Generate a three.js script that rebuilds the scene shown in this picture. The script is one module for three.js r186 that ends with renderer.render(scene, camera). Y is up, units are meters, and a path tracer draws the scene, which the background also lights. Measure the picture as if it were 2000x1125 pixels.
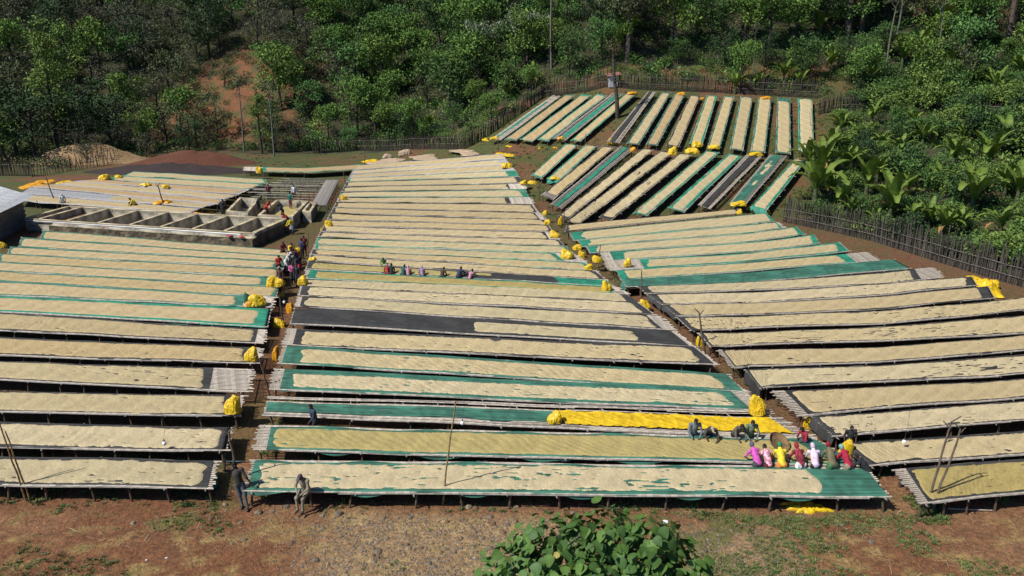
import * as THREE from 'three';
import { mergeGeometries } from 'three/addons/utils/BufferGeometryUtils.js';
import { Sky } from 'three/addons/objects/Sky.js';
import { MarchingCubes } from 'three/addons/objects/MarchingCubes.js';

// ---------------------------------------------------------------- camera, sky, sun, exposure
const scene = new THREE.Scene();
const renderer = new THREE.WebGLRenderer({ antialias: true });
renderer.toneMapping = THREE.LinearToneMapping;
renderer.toneMappingExposure = 1.25;
renderer.shadowMap.enabled = true;
const FOCAL = 1540, EYE = 17, PITCH = 18 * Math.PI / 180;          // survey of the view: focal length in picture units, eye height, tilt
const camera = new THREE.PerspectiveCamera(2 * Math.atan(562.5 / FOCAL) * 180 / Math.PI, 16 / 9, 0.5, 900);
camera.position.set(0, EYE, 0);
camera.rotation.set(-PITCH, 0, 0);
scene.add(camera);
const SUN = new THREE.Vector3(-2.9, 3.9, 1.7).normalize();
const sky = new Sky();
sky.name = 'sky';
sky.userData = { kind: 'structure' };
sky.scale.setScalar(800);
sky.material.uniforms.sunPosition.value.copy(SUN);
sky.material.uniforms.turbidity.value = 6;
sky.material.uniforms.rayleigh.value = 0.9;
sky.material.uniforms.mieCoefficient.value = 0.004;
scene.add(sky);
scene.environmentIntensity = 0.1;
const sun = new THREE.DirectionalLight(new THREE.Color(1.0, 0.94, 0.82), 4.4);
sun.position.copy(SUN).multiplyScalar(150).add(new THREE.Vector3(0, 0, -70));
sun.target.position.set(0, 0, -70);
sun.castShadow = true;
sun.shadow.mapSize.set(4096, 4096);
Object.assign(sun.shadow.camera, { left: -130, right: 130, top: 130, bottom: -130, near: 1, far: 400 });
scene.add(sun, sun.target);

// ---------------------------------------------------------------- numbers and noise
function mulberry(a) { return () => { a |= 0; a = a + 0x6D2B79F5 | 0; let t = Math.imul(a ^ a >>> 15, 1 | a); t = t + Math.imul(t ^ t >>> 7, 61 | t) ^ t; return ((t ^ t >>> 14) >>> 0) / 4294967296; }; }
let rnd = mulberry(20240611);
const rr = (a, b) => a + (b - a) * rnd();
const pick = (l) => l[Math.floor(rnd() * l.length)];
const clamp = (x, a = 0, b = 1) => Math.min(b, Math.max(a, x));
const lerp = (a, b, t) => a + (b - a) * t;
const ss = (a, b, x) => { const t = clamp((x - a) / (b - a)); return t * t * (3 - 2 * t); };
function hash(x, y, z = 0) { let h = Math.imul(x, 374761393) ^ Math.imul(y, 668265263) ^ Math.imul(z, 2147483647 - 1640531527); h = Math.imul(h ^ h >>> 13, 1274126177); h ^= h >>> 16; return (h >>> 0) / 4294967296; }
function noise(x, y, z = 0) {                                        // value noise, 0..1
  const xi = Math.floor(x), yi = Math.floor(y), fx = x - xi, fy = y - yi, u = fx * fx * (3 - 2 * fx), v = fy * fy * (3 - 2 * fy);
  return lerp(lerp(hash(xi, yi, z), hash(xi + 1, yi, z), u), lerp(hash(xi, yi + 1, z), hash(xi + 1, yi + 1, z), u), v);
}
function noise3(x, y, z) { const k = Math.floor(z), f = z - k, w = f * f * (3 - 2 * f); return lerp(noise(x, y, k), noise(x, y, k + 1), w); }
const fbm = (x, y, z = 0, o = 4) => { let s = 0, a = 0.5, t = 0; for (let i = 0; i < o; i++) { s += a * noise(x, y, z + i * 17); t += a; a *= 0.5; x *= 2.03; y *= 2.03; } return s / t; };
const interp = (table, x) => {                                       // piecewise linear, extrapolating
  let i = 0; while (i < table.length - 2 && x > table[i + 1][0]) i++;
  const [x0, y0] = table[i], [x1, y1] = table[i + 1];
  return y0 + (y1 - y0) * (x - x0) / (x1 - x0);
};

// ---------------------------------------------------------------- the lie of the land (u is metres ahead of the viewpoint, -z)
const XB = [[-60, 90], [30, 46], [52, 36.3], [72, 26.6], [80, 29], [95, 37], [108, 44], [125, 50], [200, 60]];   // line of the side fence
const UB = [[-30, 112], [-25, 110], [-10, 93], [0, 84], [13, 75], [40, 75]];                   // where the terrace slope starts
function ground(x, z) {
  const u = -z;
  let h = 0.10 * (fbm(x * 0.08 + 7, z * 0.08, 3, 2) - 0.5);
  const t = u - interp(UB, clamp(x, -30, 40)), w = ss(-25, 5, x);
  if (t > 0) {                                                        // the terrace that climbs behind the right half
    let r = 0.2 * Math.min(t, 17); if (t > 17) r += 0.33 * Math.min(t - 17, 17); if (t > 34) r += 0.5 * (t - 34);
    h += w * r;
  }
  const hl = u - 122 + 2 * Math.sin(x * 0.11);
  if (hl > 0 && w < 1) h += (1 - w) * (hl < 6 ? hl * hl / 12 * 0.55 : (hl - 3) * 0.55);
  const r = x - interp(XB, u) - 1.2;
  if (r > 0) h += (r < 4 ? r * r / 8 : r - 2) * 0.2;
  if (u > 116) h += ss(116, 150, u) * 6 * (fbm(x * 0.03, z * 0.03, 11, 3) - 0.5);
  return h;
}
function ray(px, py) {
  const a = (px - 1000) / FOCAL, b = -(py - 562.5) / FOCAL, c = Math.cos(PITCH), s = Math.sin(PITCH);
  return new THREE.Vector3(a, b * c - s, -(b * s + c)).normalize();
}
function at(px, py, h = 0) {                                          // where a sight line meets the land, h metres above it
  const d = ray(px, py); let t0 = 8, t1 = 8;
  for (; t1 < 320; t1 += 1.5) { if (EYE + d.y * t1 < ground(d.x * t1, d.z * t1) + h) break; t0 = t1; }
  for (let i = 0; i < 26; i++) { const m = (t0 + t1) / 2; if (EYE + d.y * m < ground(d.x * m, d.z * m) + h) t1 = m; else t0 = m; }
  return new THREE.Vector3(d.x * t0, EYE + d.y * t0, d.z * t0);
}

// ---------------------------------------------------------------- naming and building helpers
const used = {};
function numbered(n) { used[n] = (used[n] ?? -1) + 1; return used[n] ? n + '_' + String(used[n]).padStart(3, '0') : n; }
function tag(o, label, category, group, kind) {
  o.userData.label = label; o.userData.category = category;
  if (group) o.userData.group = group;
  if (kind) o.userData.kind = kind;
  return o;
}
function thing(name, label, category, pos, turn = 0, group) {
  const o = new THREE.Group(); o.name = numbered(name); o.position.copy(pos); o.rotation.y = turn; scene.add(o);
  return tag(o, label, category, group);
}
function mesh(name, geo, mat, parent, kind) {
  const m = new THREE.Mesh(geo, mat); m.name = parent ? name : numbered(name); m.castShadow = m.receiveShadow = true;
  if (kind) m.userData.kind = kind;
  (parent ?? scene).add(m); return m;
}
class MB {                                                            // collects triangles with optional colour and uv in metres
  constructor() { this.p = []; this.i = []; this.c = []; this.uv = []; }
  v(x, y, z, c, u = 0, w = 0) { this.p.push(x, y, z); if (c) this.c.push(c[0], c[1], c[2]); this.uv.push(u, w); return this.p.length / 3 - 1; }
  tri(a, b, c) { this.i.push(a, b, c); }
  quad(a, b, c, d) { this.i.push(a, b, c, a, c, d); }
  box(cx, cy, cz, sx, sy, sz, c, turn = 0) {
    const x = sx / 2, y = sy / 2, z = sz / 2, cs = Math.cos(turn), sn = Math.sin(turn);
    for (const [ax, ay, az, bx, by, bz] of [[1, 0, 0, 0, 1, 0], [1, 0, 0, 0, 0, 1], [0, 1, 0, 0, 0, 1]]) for (const s of [-1, 1]) {
      const n = [1 - ax - bx, 1 - ay - by, 1 - az - bz], q = [[-1, -1], [1, -1], [1, 1], [-1, 1]].map(([a, b]) => {
        const px = x * (ax * a + bx * b + n[0] * s), py = y * (ay * a + by * b + n[1] * s), pz = z * (az * a + bz * b + n[2] * s);
        return this.v(cx + px * cs + pz * sn, cy + py, cz - px * sn + pz * cs, c, (ax ? px : ay ? py : pz), (bz ? pz : py));
      });
      const flip = (s > 0) !== (ax && bz ? true : false);
      if (flip) this.quad(q[0], q[1], q[2], q[3]); else this.quad(q[3], q[2], q[1], q[0]);
    }
    return this;
  }
  tube(pts, rad, n = 6, c) {                                           // pts: Vector3[], rad: number or (t) => r
    const T = new THREE.Vector3(), A = new THREE.Vector3(), B = new THREE.Vector3(), up = new THREE.Vector3(0, 1, 0); let len = 0; const first = this.p.length / 3;
    pts.forEach((q, k) => {
      T.subVectors(pts[Math.min(k + 1, pts.length - 1)], pts[Math.max(k - 1, 0)]).normalize();
      A.crossVectors(T, Math.abs(T.y) > 0.9 ? new THREE.Vector3(1, 0, 0) : up).normalize(); B.crossVectors(A, T);
      const r = typeof rad === 'number' ? rad : rad(k / (pts.length - 1)); if (k) len += q.distanceTo(pts[k - 1]);
      for (let j = 0; j <= n; j++) { const a = j / n * Math.PI * 2; this.v(q.x + r * (A.x * Math.cos(a) + B.x * Math.sin(a)), q.y + r * (A.y * Math.cos(a) + B.y * Math.sin(a)), q.z + r * (A.z * Math.cos(a) + B.z * Math.sin(a)), c, j / n * r * 6.28, len); }
      if (k) for (let j = 0; j < n; j++) { const o = first + (k - 1) * (n + 1) + j; this.quad(o, o + 1, o + n + 2, o + n + 1); }
    });
    for (const [k, q] of [[0, pts[0]], [pts.length - 1, pts[pts.length - 1]]]) { const m = this.v(q.x, q.y, q.z, c), o = first + k * (n + 1); for (let j = 0; j < n; j++) k ? this.tri(m, o + j, o + j + 1) : this.tri(m, o + j + 1, o + j); }
    return this;
  }
  geo(flat = false) {
    let g = new THREE.BufferGeometry();
    g.setAttribute('position', new THREE.Float32BufferAttribute(this.p, 3));
    g.setAttribute('uv', new THREE.Float32BufferAttribute(this.uv, 2));
    if (this.c.length === this.p.length) g.setAttribute('color', new THREE.Float32BufferAttribute(this.c, 3));
    g.setIndex(this.i); if (flat) g = g.toNonIndexed(); g.computeVertexNormals(); return g;
  }
}
const V = (x, y, z) => new THREE.Vector3(x, y, z);

// ---------------------------------------------------------------- procedural textures (grain of the stuff only)
function tile(size, metres, f, srgb = true) {
  const d = new Uint8Array(size * size * 4);
  for (let j = 0; j < size; j++) for (let i = 0; i < size; i++) { const c = f(i / size, j / size, i, j), k = (j * size + i) * 4; d[k] = clamp(c[0]) * 255; d[k + 1] = clamp(c[1]) * 255; d[k + 2] = clamp(c[2]) * 255; d[k + 3] = 255; }
  const t = new THREE.DataTexture(d, size, size); t.wrapS = t.wrapT = THREE.RepeatWrapping; t.magFilter = THREE.LinearFilter; t.minFilter = THREE.LinearMipmapLinearFilter; t.generateMipmaps = true;
  t.repeat.set(1 / metres, 1 / metres); if (srgb) t.colorSpace = THREE.SRGBColorSpace; t.needsUpdate = true; return t;
}
const wrapNoise = (u, v, f, z) => {                                   // tiles over 0..1
  const x = u * f, y = v * f, xi = Math.floor(x), yi = Math.floor(y), fx = x - xi, fy = y - yi, a = fx * fx * (3 - 2 * fx), b = fy * fy * (3 - 2 * fy), h = (i, j) => hash(((i % f) + f) % f, ((j % f) + f) % f, z);
  return lerp(lerp(h(xi, yi), h(xi + 1, yi), a), lerp(h(xi, yi + 1), h(xi + 1, yi + 1), a), b);
};
const beanTex = tile(512, 1.7, (u, v) => { const g = 0.86 + 0.16 * (wrapNoise(u, v, 150, 1) - 0.5) + 0.10 * (wrapNoise(u, v, 256, 2) - 0.5) + 0.10 * (wrapNoise(u, v, 5, 3) - 0.5) + 0.10 * (wrapNoise(u, v, 31, 4) - 0.5), s = hash(Math.floor(u * 256), Math.floor(v * 256), 5) > 0.985 ? 0.8 : 1; return [g * s, g * s * 0.995, g * s * (0.98 + 0.05 * (wrapNoise(u, v, 40, 6) - 0.5))]; });
const beanBump = tile(512, 1.7, (u, v) => { const g = 0.5 * wrapNoise(u, v, 128, 21) + 0.3 * wrapNoise(u, v, 256, 22) + 0.2 * wrapNoise(u, v, 40, 23); return [g, g, g]; }, false);
const soilTex = tile(512, 2.3, (u, v) => { const g = 0.8 + 0.25 * (wrapNoise(u, v, 24, 7) - 0.5) + 0.25 * (wrapNoise(u, v, 90, 8) - 0.5) + 0.25 * (wrapNoise(u, v, 200, 9) - 0.5); return [g, g, g]; });
const soilBump = tile(512, 2.3, (u, v) => { const g = 0.4 * wrapNoise(u, v, 30, 24) + 0.35 * wrapNoise(u, v, 90, 25) + 0.25 * wrapNoise(u, v, 200, 26); return [g, g, g]; }, false);
const netTex = tile(256, 3.1, (u, v) => { const g = 0.86 + 0.30 * (wrapNoise(u, v, 4, 10) - 0.5) + 0.2 * (wrapNoise(u, v, 13, 20) - 0.5) + 0.24 * (hash(0, Math.floor(v * 64), 11) - 0.5) + 0.14 * (wrapNoise(u, v, 128, 12) - 0.5); return [g, g, g]; });
const caneTex = tile(256, 0.9, (u, v, i, j) => { const g = 0.86 + 0.25 * (wrapNoise(u, v, 8, 13) - 0.5) + 0.2 * (hash(i >> 1, j >> 6, 14) - 0.5) - (j % 86 < 5 ? 0.25 : 0); return [g, g * 0.985, g * 0.96]; });
const barkTex = tile(256, 1.0, (u, v) => { const g = 0.75 + 0.4 * (wrapNoise(u, v, 40, 15) - 0.5) + 0.3 * (wrapNoise(u, v, 7, 16) - 0.5); return [g, g, g]; });
const concTex = tile(512, 3.1, (u, v) => { const g = 0.84 + 0.45 * (wrapNoise(u, v, 5, 17) - 0.5) + 0.25 * (wrapNoise(u, v, 19, 18) - 0.5) + 0.14 * (wrapNoise(u, v, 120, 19) - 0.5); return [g, g * 0.985, g * 0.95]; });
const clothTex = tile(256, 1.3, (u, v) => { const g = 0.9 + 0.3 * Math.min(0, wrapNoise(u, v, 5, 33) - 0.35) + 0.16 * (wrapNoise(u, v, 9, 31) - 0.5) + 0.1 * (wrapNoise(u, v, 60, 32) - 0.5); return [g, g, g]; });

const lin = (r, g, b) => new THREE.Color().setRGB(r, g, b);
const std = (c, o = {}) => new THREE.MeshStandardMaterial({ color: lin(...c), roughness: 0.9, side: THREE.DoubleSide, ...o });
const M = {
  bean: { c: [0.62, 0.50, 0.285], w: [0.49, 0.395, 0.15], b: [0.585, 0.455, 0.25], p: [0.64, 0.53, 0.32], t: [0.52, 0.36, 0.18] },
  netBlack: std([0.046, 0.045, 0.044], { map: netTex, roughness: 0.75 }),
  netGreen: std([0.02, 0.27, 0.165], { map: netTex, roughness: 0.7 }),
  netTeal: std([0.048, 0.19, 0.128], { map: netTex, roughness: 0.75 }),
  plastic: std([0.42, 0.42, 0.43], { map: clothTex, roughness: 0.45 }),
  cane: std([0.60, 0.53, 0.455], { map: caneTex, roughness: 0.7 }),
  caneGrey: std([0.36, 0.335, 0.31], { map: caneTex, roughness: 0.8 }),
  post: std([0.16, 0.105, 0.065], { map: barkTex }),
  bamboo: std([0.34, 0.24, 0.10], { map: caneTex, roughness: 0.6 }),
  pole: std([0.20, 0.145, 0.095], { map: barkTex }),
  yellow: std([0.82, 0.53, 0.016], { map: clothTex, roughness: 0.42 }),
  amber: std([0.80, 0.36, 0.012], { map: clothTex, roughness: 0.5 }),
  tarp: std([0.52, 0.38, 0.25], { map: clothTex, roughness: 0.8 }),
  concrete: std([0.50, 0.46, 0.38], { map: concTex }),
  rim: std([0.56, 0.47, 0.32], { map: concTex }),
  stone: std([0.16, 0.135, 0.10], { map: concTex }),
  block: std([0.20, 0.19, 0.185], { map: concTex }),
  mortar: std([0.13, 0.12, 0.115], { map: concTex }),
  tin: std([0.66, 0.68, 0.70], { map: clothTex, roughness: 0.5, metalness: 0.1 }),
  red: std([0.55, 0.05, 0.03]), white: std([0.8, 0.8, 0.8], { roughness: 0.4 }), blue: std([0.03, 0.14, 0.5]),
};
for (const k in M.bean) M.bean[k] = [[1, 1, 1], [0.93, 0.93, 0.92], [1.03, 1.02, 1.04], [0.97, 0.93, 0.86]].map((t) => M.bean[k].map((q, i) => q * t[i])).map((q) => std(q, { map: beanTex, bumpMap: beanBump, bumpScale: 0.014, roughness: 0.95 }));

// ---------------------------------------------------------------- ground
const SOIL = [0.195, 0.078, 0.030], SOIL2 = [0.255, 0.125, 0.056], GRASS = [0.095, 0.115, 0.024], DRY = [0.34, 0.22, 0.08], PALE = [0.44, 0.32, 0.18], DARK = [0.045, 0.040, 0.016], LITTER = [0.055, 0.062, 0.018];
const CLEAR = at(452, 205, 0);
const mix3 = (a, b, t) => [lerp(a[0], b[0], t), lerp(a[1], b[1], t), lerp(a[2], b[2], t)];
function yardColour(x, z) {                                          // the bare earth yard in front of the beds
  const u = -z, n = fbm(x * 0.35, z * 0.5, 41, 4), n2 = fbm(x * 1.6, z * 1.9, 43, 3), n3 = fbm(x * 0.16 + 3, z * 0.3, 45, 3);
  let c = mix3(SOIL, SOIL2, ss(0.35, 0.75, n));
  c = mix3(c, DRY, ss(0.45, 0.75, n2) * 0.8 * ss(26.3, 23.5, u));
  const rub = ss(-8.2, -5.5, x) * ss(3.5, 0.5, x) * ss(25.8, 24.3, u + 1.2 * (n - 0.5)) + ss(5.0, 6.0, x) * ss(10.5, 8.5, x) * ss(24.8, 23.6, u + 0.8 * (n2 - 0.5)) * 0.8;
  c = mix3(c, mix3(PALE, DRY, n2), clamp(rub) * (0.6 + 0.4 * ss(0.4, 0.6, n2)));
  const gr = ss(0.52, 0.66, n3 * 0.5 + n2 * 0.5) * (ss(3, 7, x) * ss(15, 10, x) * ss(25.4, 24.6, u) + ss(-9, -12, x) * 0.8 + 0.15) + ss(0.35, 0.6, n2) * ss(6.5, 7.5, x) * ss(14.5, 12, x) * ss(0.55, 0.15, Math.abs(u - 24.85)) * 0.9;
  c = mix3(c, GRASS, clamp(gr) * 0.75);
  const k = 1.05 + 0.4 * fbm(x * 5, z * 5, 47, 2);
  return [c[0] * k, c[1] * k, c[2] * k];
}
function landColour(x, z) {
  const u = -z, n = fbm(x * 0.22, z * 0.22, 51, 4), n2 = fbm(x * 0.9, z * 0.9, 53, 3);
  let c = mix3(SOIL, SOIL2, n2);
  c = mix3(c, GRASS, ss(0.36, 0.56, n * 0.6 + n2 * 0.4) * (u < 60 ? 0.4 : u < 74 ? 0.6 : 0.92));
  if (u > 100 && x < -3) c = mix3(c, GRASS, 0.5 * ss(0.3, 0.6, n2));
  if (u > 116 + 8 * (n - 0.5)) {
    const clear = ss(1, 0.35, Math.hypot((x - CLEAR.x) / 17, (u + CLEAR.z) / 22) + 0.7 * (n2 - 0.5));
    c = mix3(LITTER, DARK, n2); c = mix3(c, mix3([0.30, 0.12, 0.05], [0.13, 0.13, 0.04], ss(0.42, 0.6, n2)), clear);
  }
  if (x - interp(XB, u) > 1.5) c = mix3(LITTER, [0.12, 0.07, 0.03], ss(0.55, 0.75, n));
  return c;
}
const groundMat = std([1, 1, 1], { vertexColors: true, map: soilTex, bumpMap: soilBump, bumpScale: 0.05, roughness: 1 });
function sheet(name, xs, us, colour, lift = 0) {
  const b = new MB(), W = xs.length;
  us.forEach((u) => xs.forEach((x) => b.v(x, ground(x, -u) + lift * (fbm(x * 2.2, u * 2.2, 61, 3) - 0.5), -u, colour(x, -u), x, u)));
  for (let j = 0; j < us.length - 1; j++) for (let i = 0; i < W - 1; i++) { const o = j * W + i; b.quad(o, o + 1, o + W + 1, o + W); }
  const m = mesh(name, b.geo(), groundMat); m.userData = { kind: 'structure' }; return m;
}
const steps = (a, b, s) => { const n = Math.round((b - a) / s); return Array.from({ length: n + 1 }, (_, i) => a + (b - a) * i / n); };
const YX = 24, YU0 = 19, YU1 = 29;
sheet('yard_ground', steps(-YX, YX, 0.11), steps(YU0, YU1, 0.11), yardColour, 0.09);
const lowC = (x, z) => { const k = ss(12, 60, -z); return mix3(yardColour(x, z), landColour(x, z), ss(28, 34, -z)); };
sheet('ground', [...steps(-420, -150, 30), ...steps(-150, -60, 1.5).slice(1), ...steps(-60, 60, 0.6).slice(1), ...steps(60, 150, 1.5).slice(1), ...steps(150, 420, 30).slice(1)], [...steps(YU1, 120, 0.6), ...steps(120, 210, 1.5).slice(1), ...steps(210, 420, 30).slice(1)], lowC);
sheet('ground', [...steps(-420, 420, 8)], [...steps(-200, YU0, 6)], lowC);
sheet('ground', steps(-420, -YX, 6), steps(YU0, YU1, 2), lowC);
sheet('ground', steps(YX, 420, 6), steps(YU0, YU1, 2), lowC);

// ---------------------------------------------------------------- drying beds
const ordinal = ['first', 'second', 'third', 'fourth', 'fifth', 'sixth', 'seventh', 'eighth', 'ninth', 'tenth', 'eleventh', 'twelfth', 'thirteenth', 'fourteenth', 'fifteenth', 'sixteenth', 'seventeenth', 'eighteenth', 'nineteenth', 'twentieth', 'twenty-first', 'twenty-second', 'twenty-third', 'twenty-fourth', 'twenty-fifth', 'twenty-sixth', 'twenty-seventh', 'twenty-eighth', 'twenty-ninth', 'thirtieth'];
const unitPost = (() => { const b = new MB(); b.tube([V(0, 0, 0), V(0.01, 0.5, 0.006), V(0, 1, 0)], (t) => 1 - 0.18 * t, 6); return b.geo(); })();
function stick(name, a, b, r, mat, parent) {                          // one round stick from a to b (in the parent's axes)
  const m = mesh(name, unitPost, mat, parent), d = b.clone().sub(a), l = d.length();
  m.position.copy(a); m.quaternion.setFromUnitVectors(V(0, 1, 0), d.normalize()); m.scale.set(r, l, r); return m;
}
const TOP = 0.75;
const beds = {};
function drape(pts, n) { const o = []; for (let k = 0; k <= n; k++) { const t = k / n * (pts.length - 1), i = Math.min(Math.floor(t), pts.length - 2), f = t - i; o.push([lerp(pts[i][0], pts[i + 1][0], f), lerp(pts[i][1], pts[i + 1][1], f)]); } return o; }
function edgePx(pts, x) { return interp(pts, x); }
// spec: key, far/near edge lines as seen, net colour, bean tone, ...
function bed(spec) {
  const N = 16, seed = (beds.count = (beds.count ?? 0) + 1) * 13.7;
  const F0 = drape(spec.far, N).map(([x, y]) => at(x, y, TOP)), N0 = drape(spec.near, N).map(([x, y]) => at(x, y, TOP));
  const mid = F0[N / 2].clone().add(N0[N / 2]).multiplyScalar(0.5), base = V(mid.x, ground(mid.x, mid.z), mid.z);
  let L = 0; for (let k = 0; k < N; k++) L += F0[k].clone().add(N0[k]).distanceTo(F0[k + 1].clone().add(N0[k + 1])) / 2;
  const W = F0[N / 2].distanceTo(N0[N / 2]), D = mid.length();
  spec.L = L; spec.W = W; spec.D = D;
  const P = (l, w) => {                                               // l metres along, w metres from the near edge -> point in the bed's axes
    const s = clamp(l / L) * N, i = Math.min(Math.floor(s), N - 1), f = s - i, t = w / W;
    const ax = lerp(N0[i].x, N0[i + 1].x, f), az = lerp(N0[i].z, N0[i + 1].z, f), bx = lerp(F0[i].x, F0[i + 1].x, f), bz = lerp(F0[i].z, F0[i + 1].z, f);
    let x = lerp(ax, bx, t), z = lerp(az, bz, t), ex = 0;
    if (l < 0 || l > L) { const k = l < 0 ? 0 : N - 1; ex = l < 0 ? l : l - L; const d = N0[k + 1].clone().add(F0[k + 1]).sub(N0[k]).sub(F0[k]); d.y = 0; d.normalize(); x += d.x * ex; z += d.z * ex; }
    const y = ground(x, z) + TOP + 0.10 * (noise(l * 0.28 + seed, 0.5, 71) - 0.5) + 0.05 * (noise(l * 0.55 + seed, w < W / 2 ? 1.5 : 6.5, 72) - 0.5) * Math.abs(2 * w / W - 1) + 0.018 * (noise(l * 0.9 + seed, w * 0.8, 73) - 0.5);
    return V(x - base.x, y - base.y, z - base.z);
  };
  const o = thing('drying_bed', spec.label, 'drying bed', base, 0, spec.group);
  const rails = spec.bare ? M.cane : M.cane;
  const stepL = spec.legs ?? 2.05, pairs = Math.max(3, Math.round(L / stepL) + 1);
  for (let k = 0; k < pairs; k++) {                                   // trestles: two legs and a crossbar
    const l = clamp((k + (k && k < pairs - 1 ? rr(-0.16, 0.16) : 0)) / (pairs - 1) * (L - 0.5) + 0.25, 0.1, L - 0.1);
    for (const [w, q] of [[0.1, 1], [W - 0.1, 0]]) {
      if (!q && D > 84 && !spec.bare && !spec.up) continue;
      const a = P(l + rr(-0.1, 0.1), w), f = V(a.x + rr(-0.14, 0.14), 0, a.z + rr(-0.05, 0.05)); f.y = ground(f.x + base.x, f.z + base.z) - base.y - 0.06; a.y -= 0.02;
      stick('leg', f, a, rr(0.038, 0.06), M.post, o);
    }
    const a = P(l + rr(-0.12, 0.12), -rr(0.06, 0.24)), b = P(l + rr(-0.12, 0.12), W + rr(0.04, 0.22)); a.y -= 0.085; b.y -= 0.085;
    stick('crossbar', a, b, rr(0.026, 0.036), M.caneGrey, o);
  }
  const line = (w, dy, l0, l1) => { const n = Math.max(2, Math.ceil((l1 - l0) / 1.6)), r = []; for (let k = 0; k <= n; k++) { const l = lerp(l0, l1, k / n), q = P(l, w + 0.03 * (noise(l * 0.8, w * 7 + seed, 75) - 0.5)); q.y += dy; r.push(q); } return r; };
  for (const w of [0.0, W]) {                                         // rails: lashed canes along both edges
    const b = new MB(); b.tube(line(w, -0.03, -rr(0, 0.15), L + rr(0, 0.2)), 0.036, 6);
    mesh('side_rail', b.geo(), M.cane, o);
    if (D < 75) { const b2 = new MB(); b2.tube(line(w + (w ? -0.09 : 0.0) - (w ? 0 : 0.06), -0.055, L * rr(0, 0.2), L * rr(0.7, 1)), 0.026, 6); mesh('side_rail', b2.geo(), M.caneGrey, o); }
  }
  // lengthwise canes of the mat
  const rows = Math.max(8, Math.round(W / (spec.bare ? 0.125 : 0.15))), mat = new MB();
  for (let r = 0; r < rows; r++) {
    const w = (r + 0.5) / rows * W, pieces = spec.bare && spec.single ? Math.round(L / 5) : 1;
    if (spec.bare && rnd() < 0.1) continue;
    for (let k = 0; k < pieces; k++) {
      const a = k ? L * k / pieces - rr(0, 0.5) : (spec.b0 > 0.4 ? -rr(0, 0.2) : rr(-0.06, 0.06)), b = k < pieces - 1 ? L * (k + 1) / pieces + rr(0, 0.5)  : L + ((spec.b1 ?? 0) > 0.4 || spec.bare ? rr(0, 0.35) : rr(-0.06, 0.1)), pts = line(w + (k % 2) * 0.03 + (spec.bare ? rr(-0.03, 0.03) : 0), -0.035 + 0.012 * (k % 2), a, b);
      const rad = spec.bare ? rr(0.028, 0.046) : 0.036;
      if (spec.single) { const c = new MB(); c.tube(pts, (t) => rad * (1 - 0.3 * t), 5); mesh('cane', c.geo(), rnd() < 0.7 ? M.cane : M.caneGrey, o); }
      else mat.tube(pts, rad, 5);
    }
  }
  if (!spec.single) mesh('cane_mat', mat.geo(), spec.greyMat ? M.caneGrey : M.cane, o, 'stuff');
  // netting: list of pieces [from, to, near margin, far margin, material, drape]
  const nets = spec.nets ?? [[spec.b0 ?? 0.1, L - (spec.b1 ?? 0.1), 0, 0, spec.net, spec.hang ?? 0.085]];
  const netY = (l, w) => 0.012 * (noise(l * 1.3 + seed, w * 1.5, 77) - 0.5);
  for (const [l0, l1, m0, m1, mt, hang] of nets) {
    const b = new MB(), n = Math.max(4, Math.ceil((l1 - l0) / (D < 60 ? 0.22 : 0.4))), cols = [];
    const strip = m0 > 0.1 || m1 > 0.1;
    for (let k = 0; k <= n; k++) {
      const l = lerp(l0, l1, k / n), c = [];
      const e = 0.07 * (noise(l * 0.7, seed, 79) - 0.5) * (strip ? 2.2 : 1);
      const hn = hang * (0.15 + 1.5 * Math.pow(noise(l * 0.45 + seed, 3.1, 81), 2)) + (spec.scallop ? 0.20 * Math.pow(Math.abs(Math.sin(l * 0.78 + seed)), 7) : 0), hf = 0.03 * noise(l * 0.6, seed, 83);
      const a = m0 + (strip ? e : Math.max(0, e - 0.01)) + (hn < 0.02 ? 0.035 : 0), z = W - m1 + (strip ? e * 0.7 : 0) - (spec.scallop && !strip ? 0.16 * (1 - Math.pow(Math.abs(Math.sin(l * 0.78 + seed)), 5)) : 0);
      if (!strip) { const q = P(l, a - 0.05); q.y -= hn; c.push([q, l, -hn]); }
      for (let j = 0; j <= 6; j++) { const w = lerp(a, z, j / 6), q = P(l, w); q.y += 0.012 + netY(l, w) + (strip ? 0.05 * Math.pow(noise(l * 1.1, w * 6 + seed, 85), 2) : 0); c.push([q, l, w]); }
      if (!strip) { const q = P(l, z + 0.05); q.y -= hf + 0.02; c.push([q, l, z + 0.1]); }
      cols.push(c);
    }
    if (!strip && (spec.endDrop ?? 0) > 0) for (const [k, s] of [[0, -1], [n, 1]]) {       // the net folds down over the end
      const c = cols[k].map(([q, l, w], j) => { const p = P(l + s * 0.12, clamp(w, 0, W)); return [V(p.x, q.y - spec.endDrop * (0.5 + noise(j * 0.7 + seed, k, 87)), p.z), l + s * 0.4, w]; });
      s < 0 ? cols.unshift(c) : cols.push(c);
    }
    const m = cols[0].length;
    cols.forEach((c) => c.forEach(([q, l, w]) => b.v(q.x, q.y, q.z, null, l, w)));
    for (let k = 0; k < cols.length - 1; k++) for (let j = 0; j < m - 1; j++) { const i = k * m + j; b.quad(i, i + m, i + m + 1, i + 1); }
    mesh('net', b.geo(), mt, o);
  }
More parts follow.
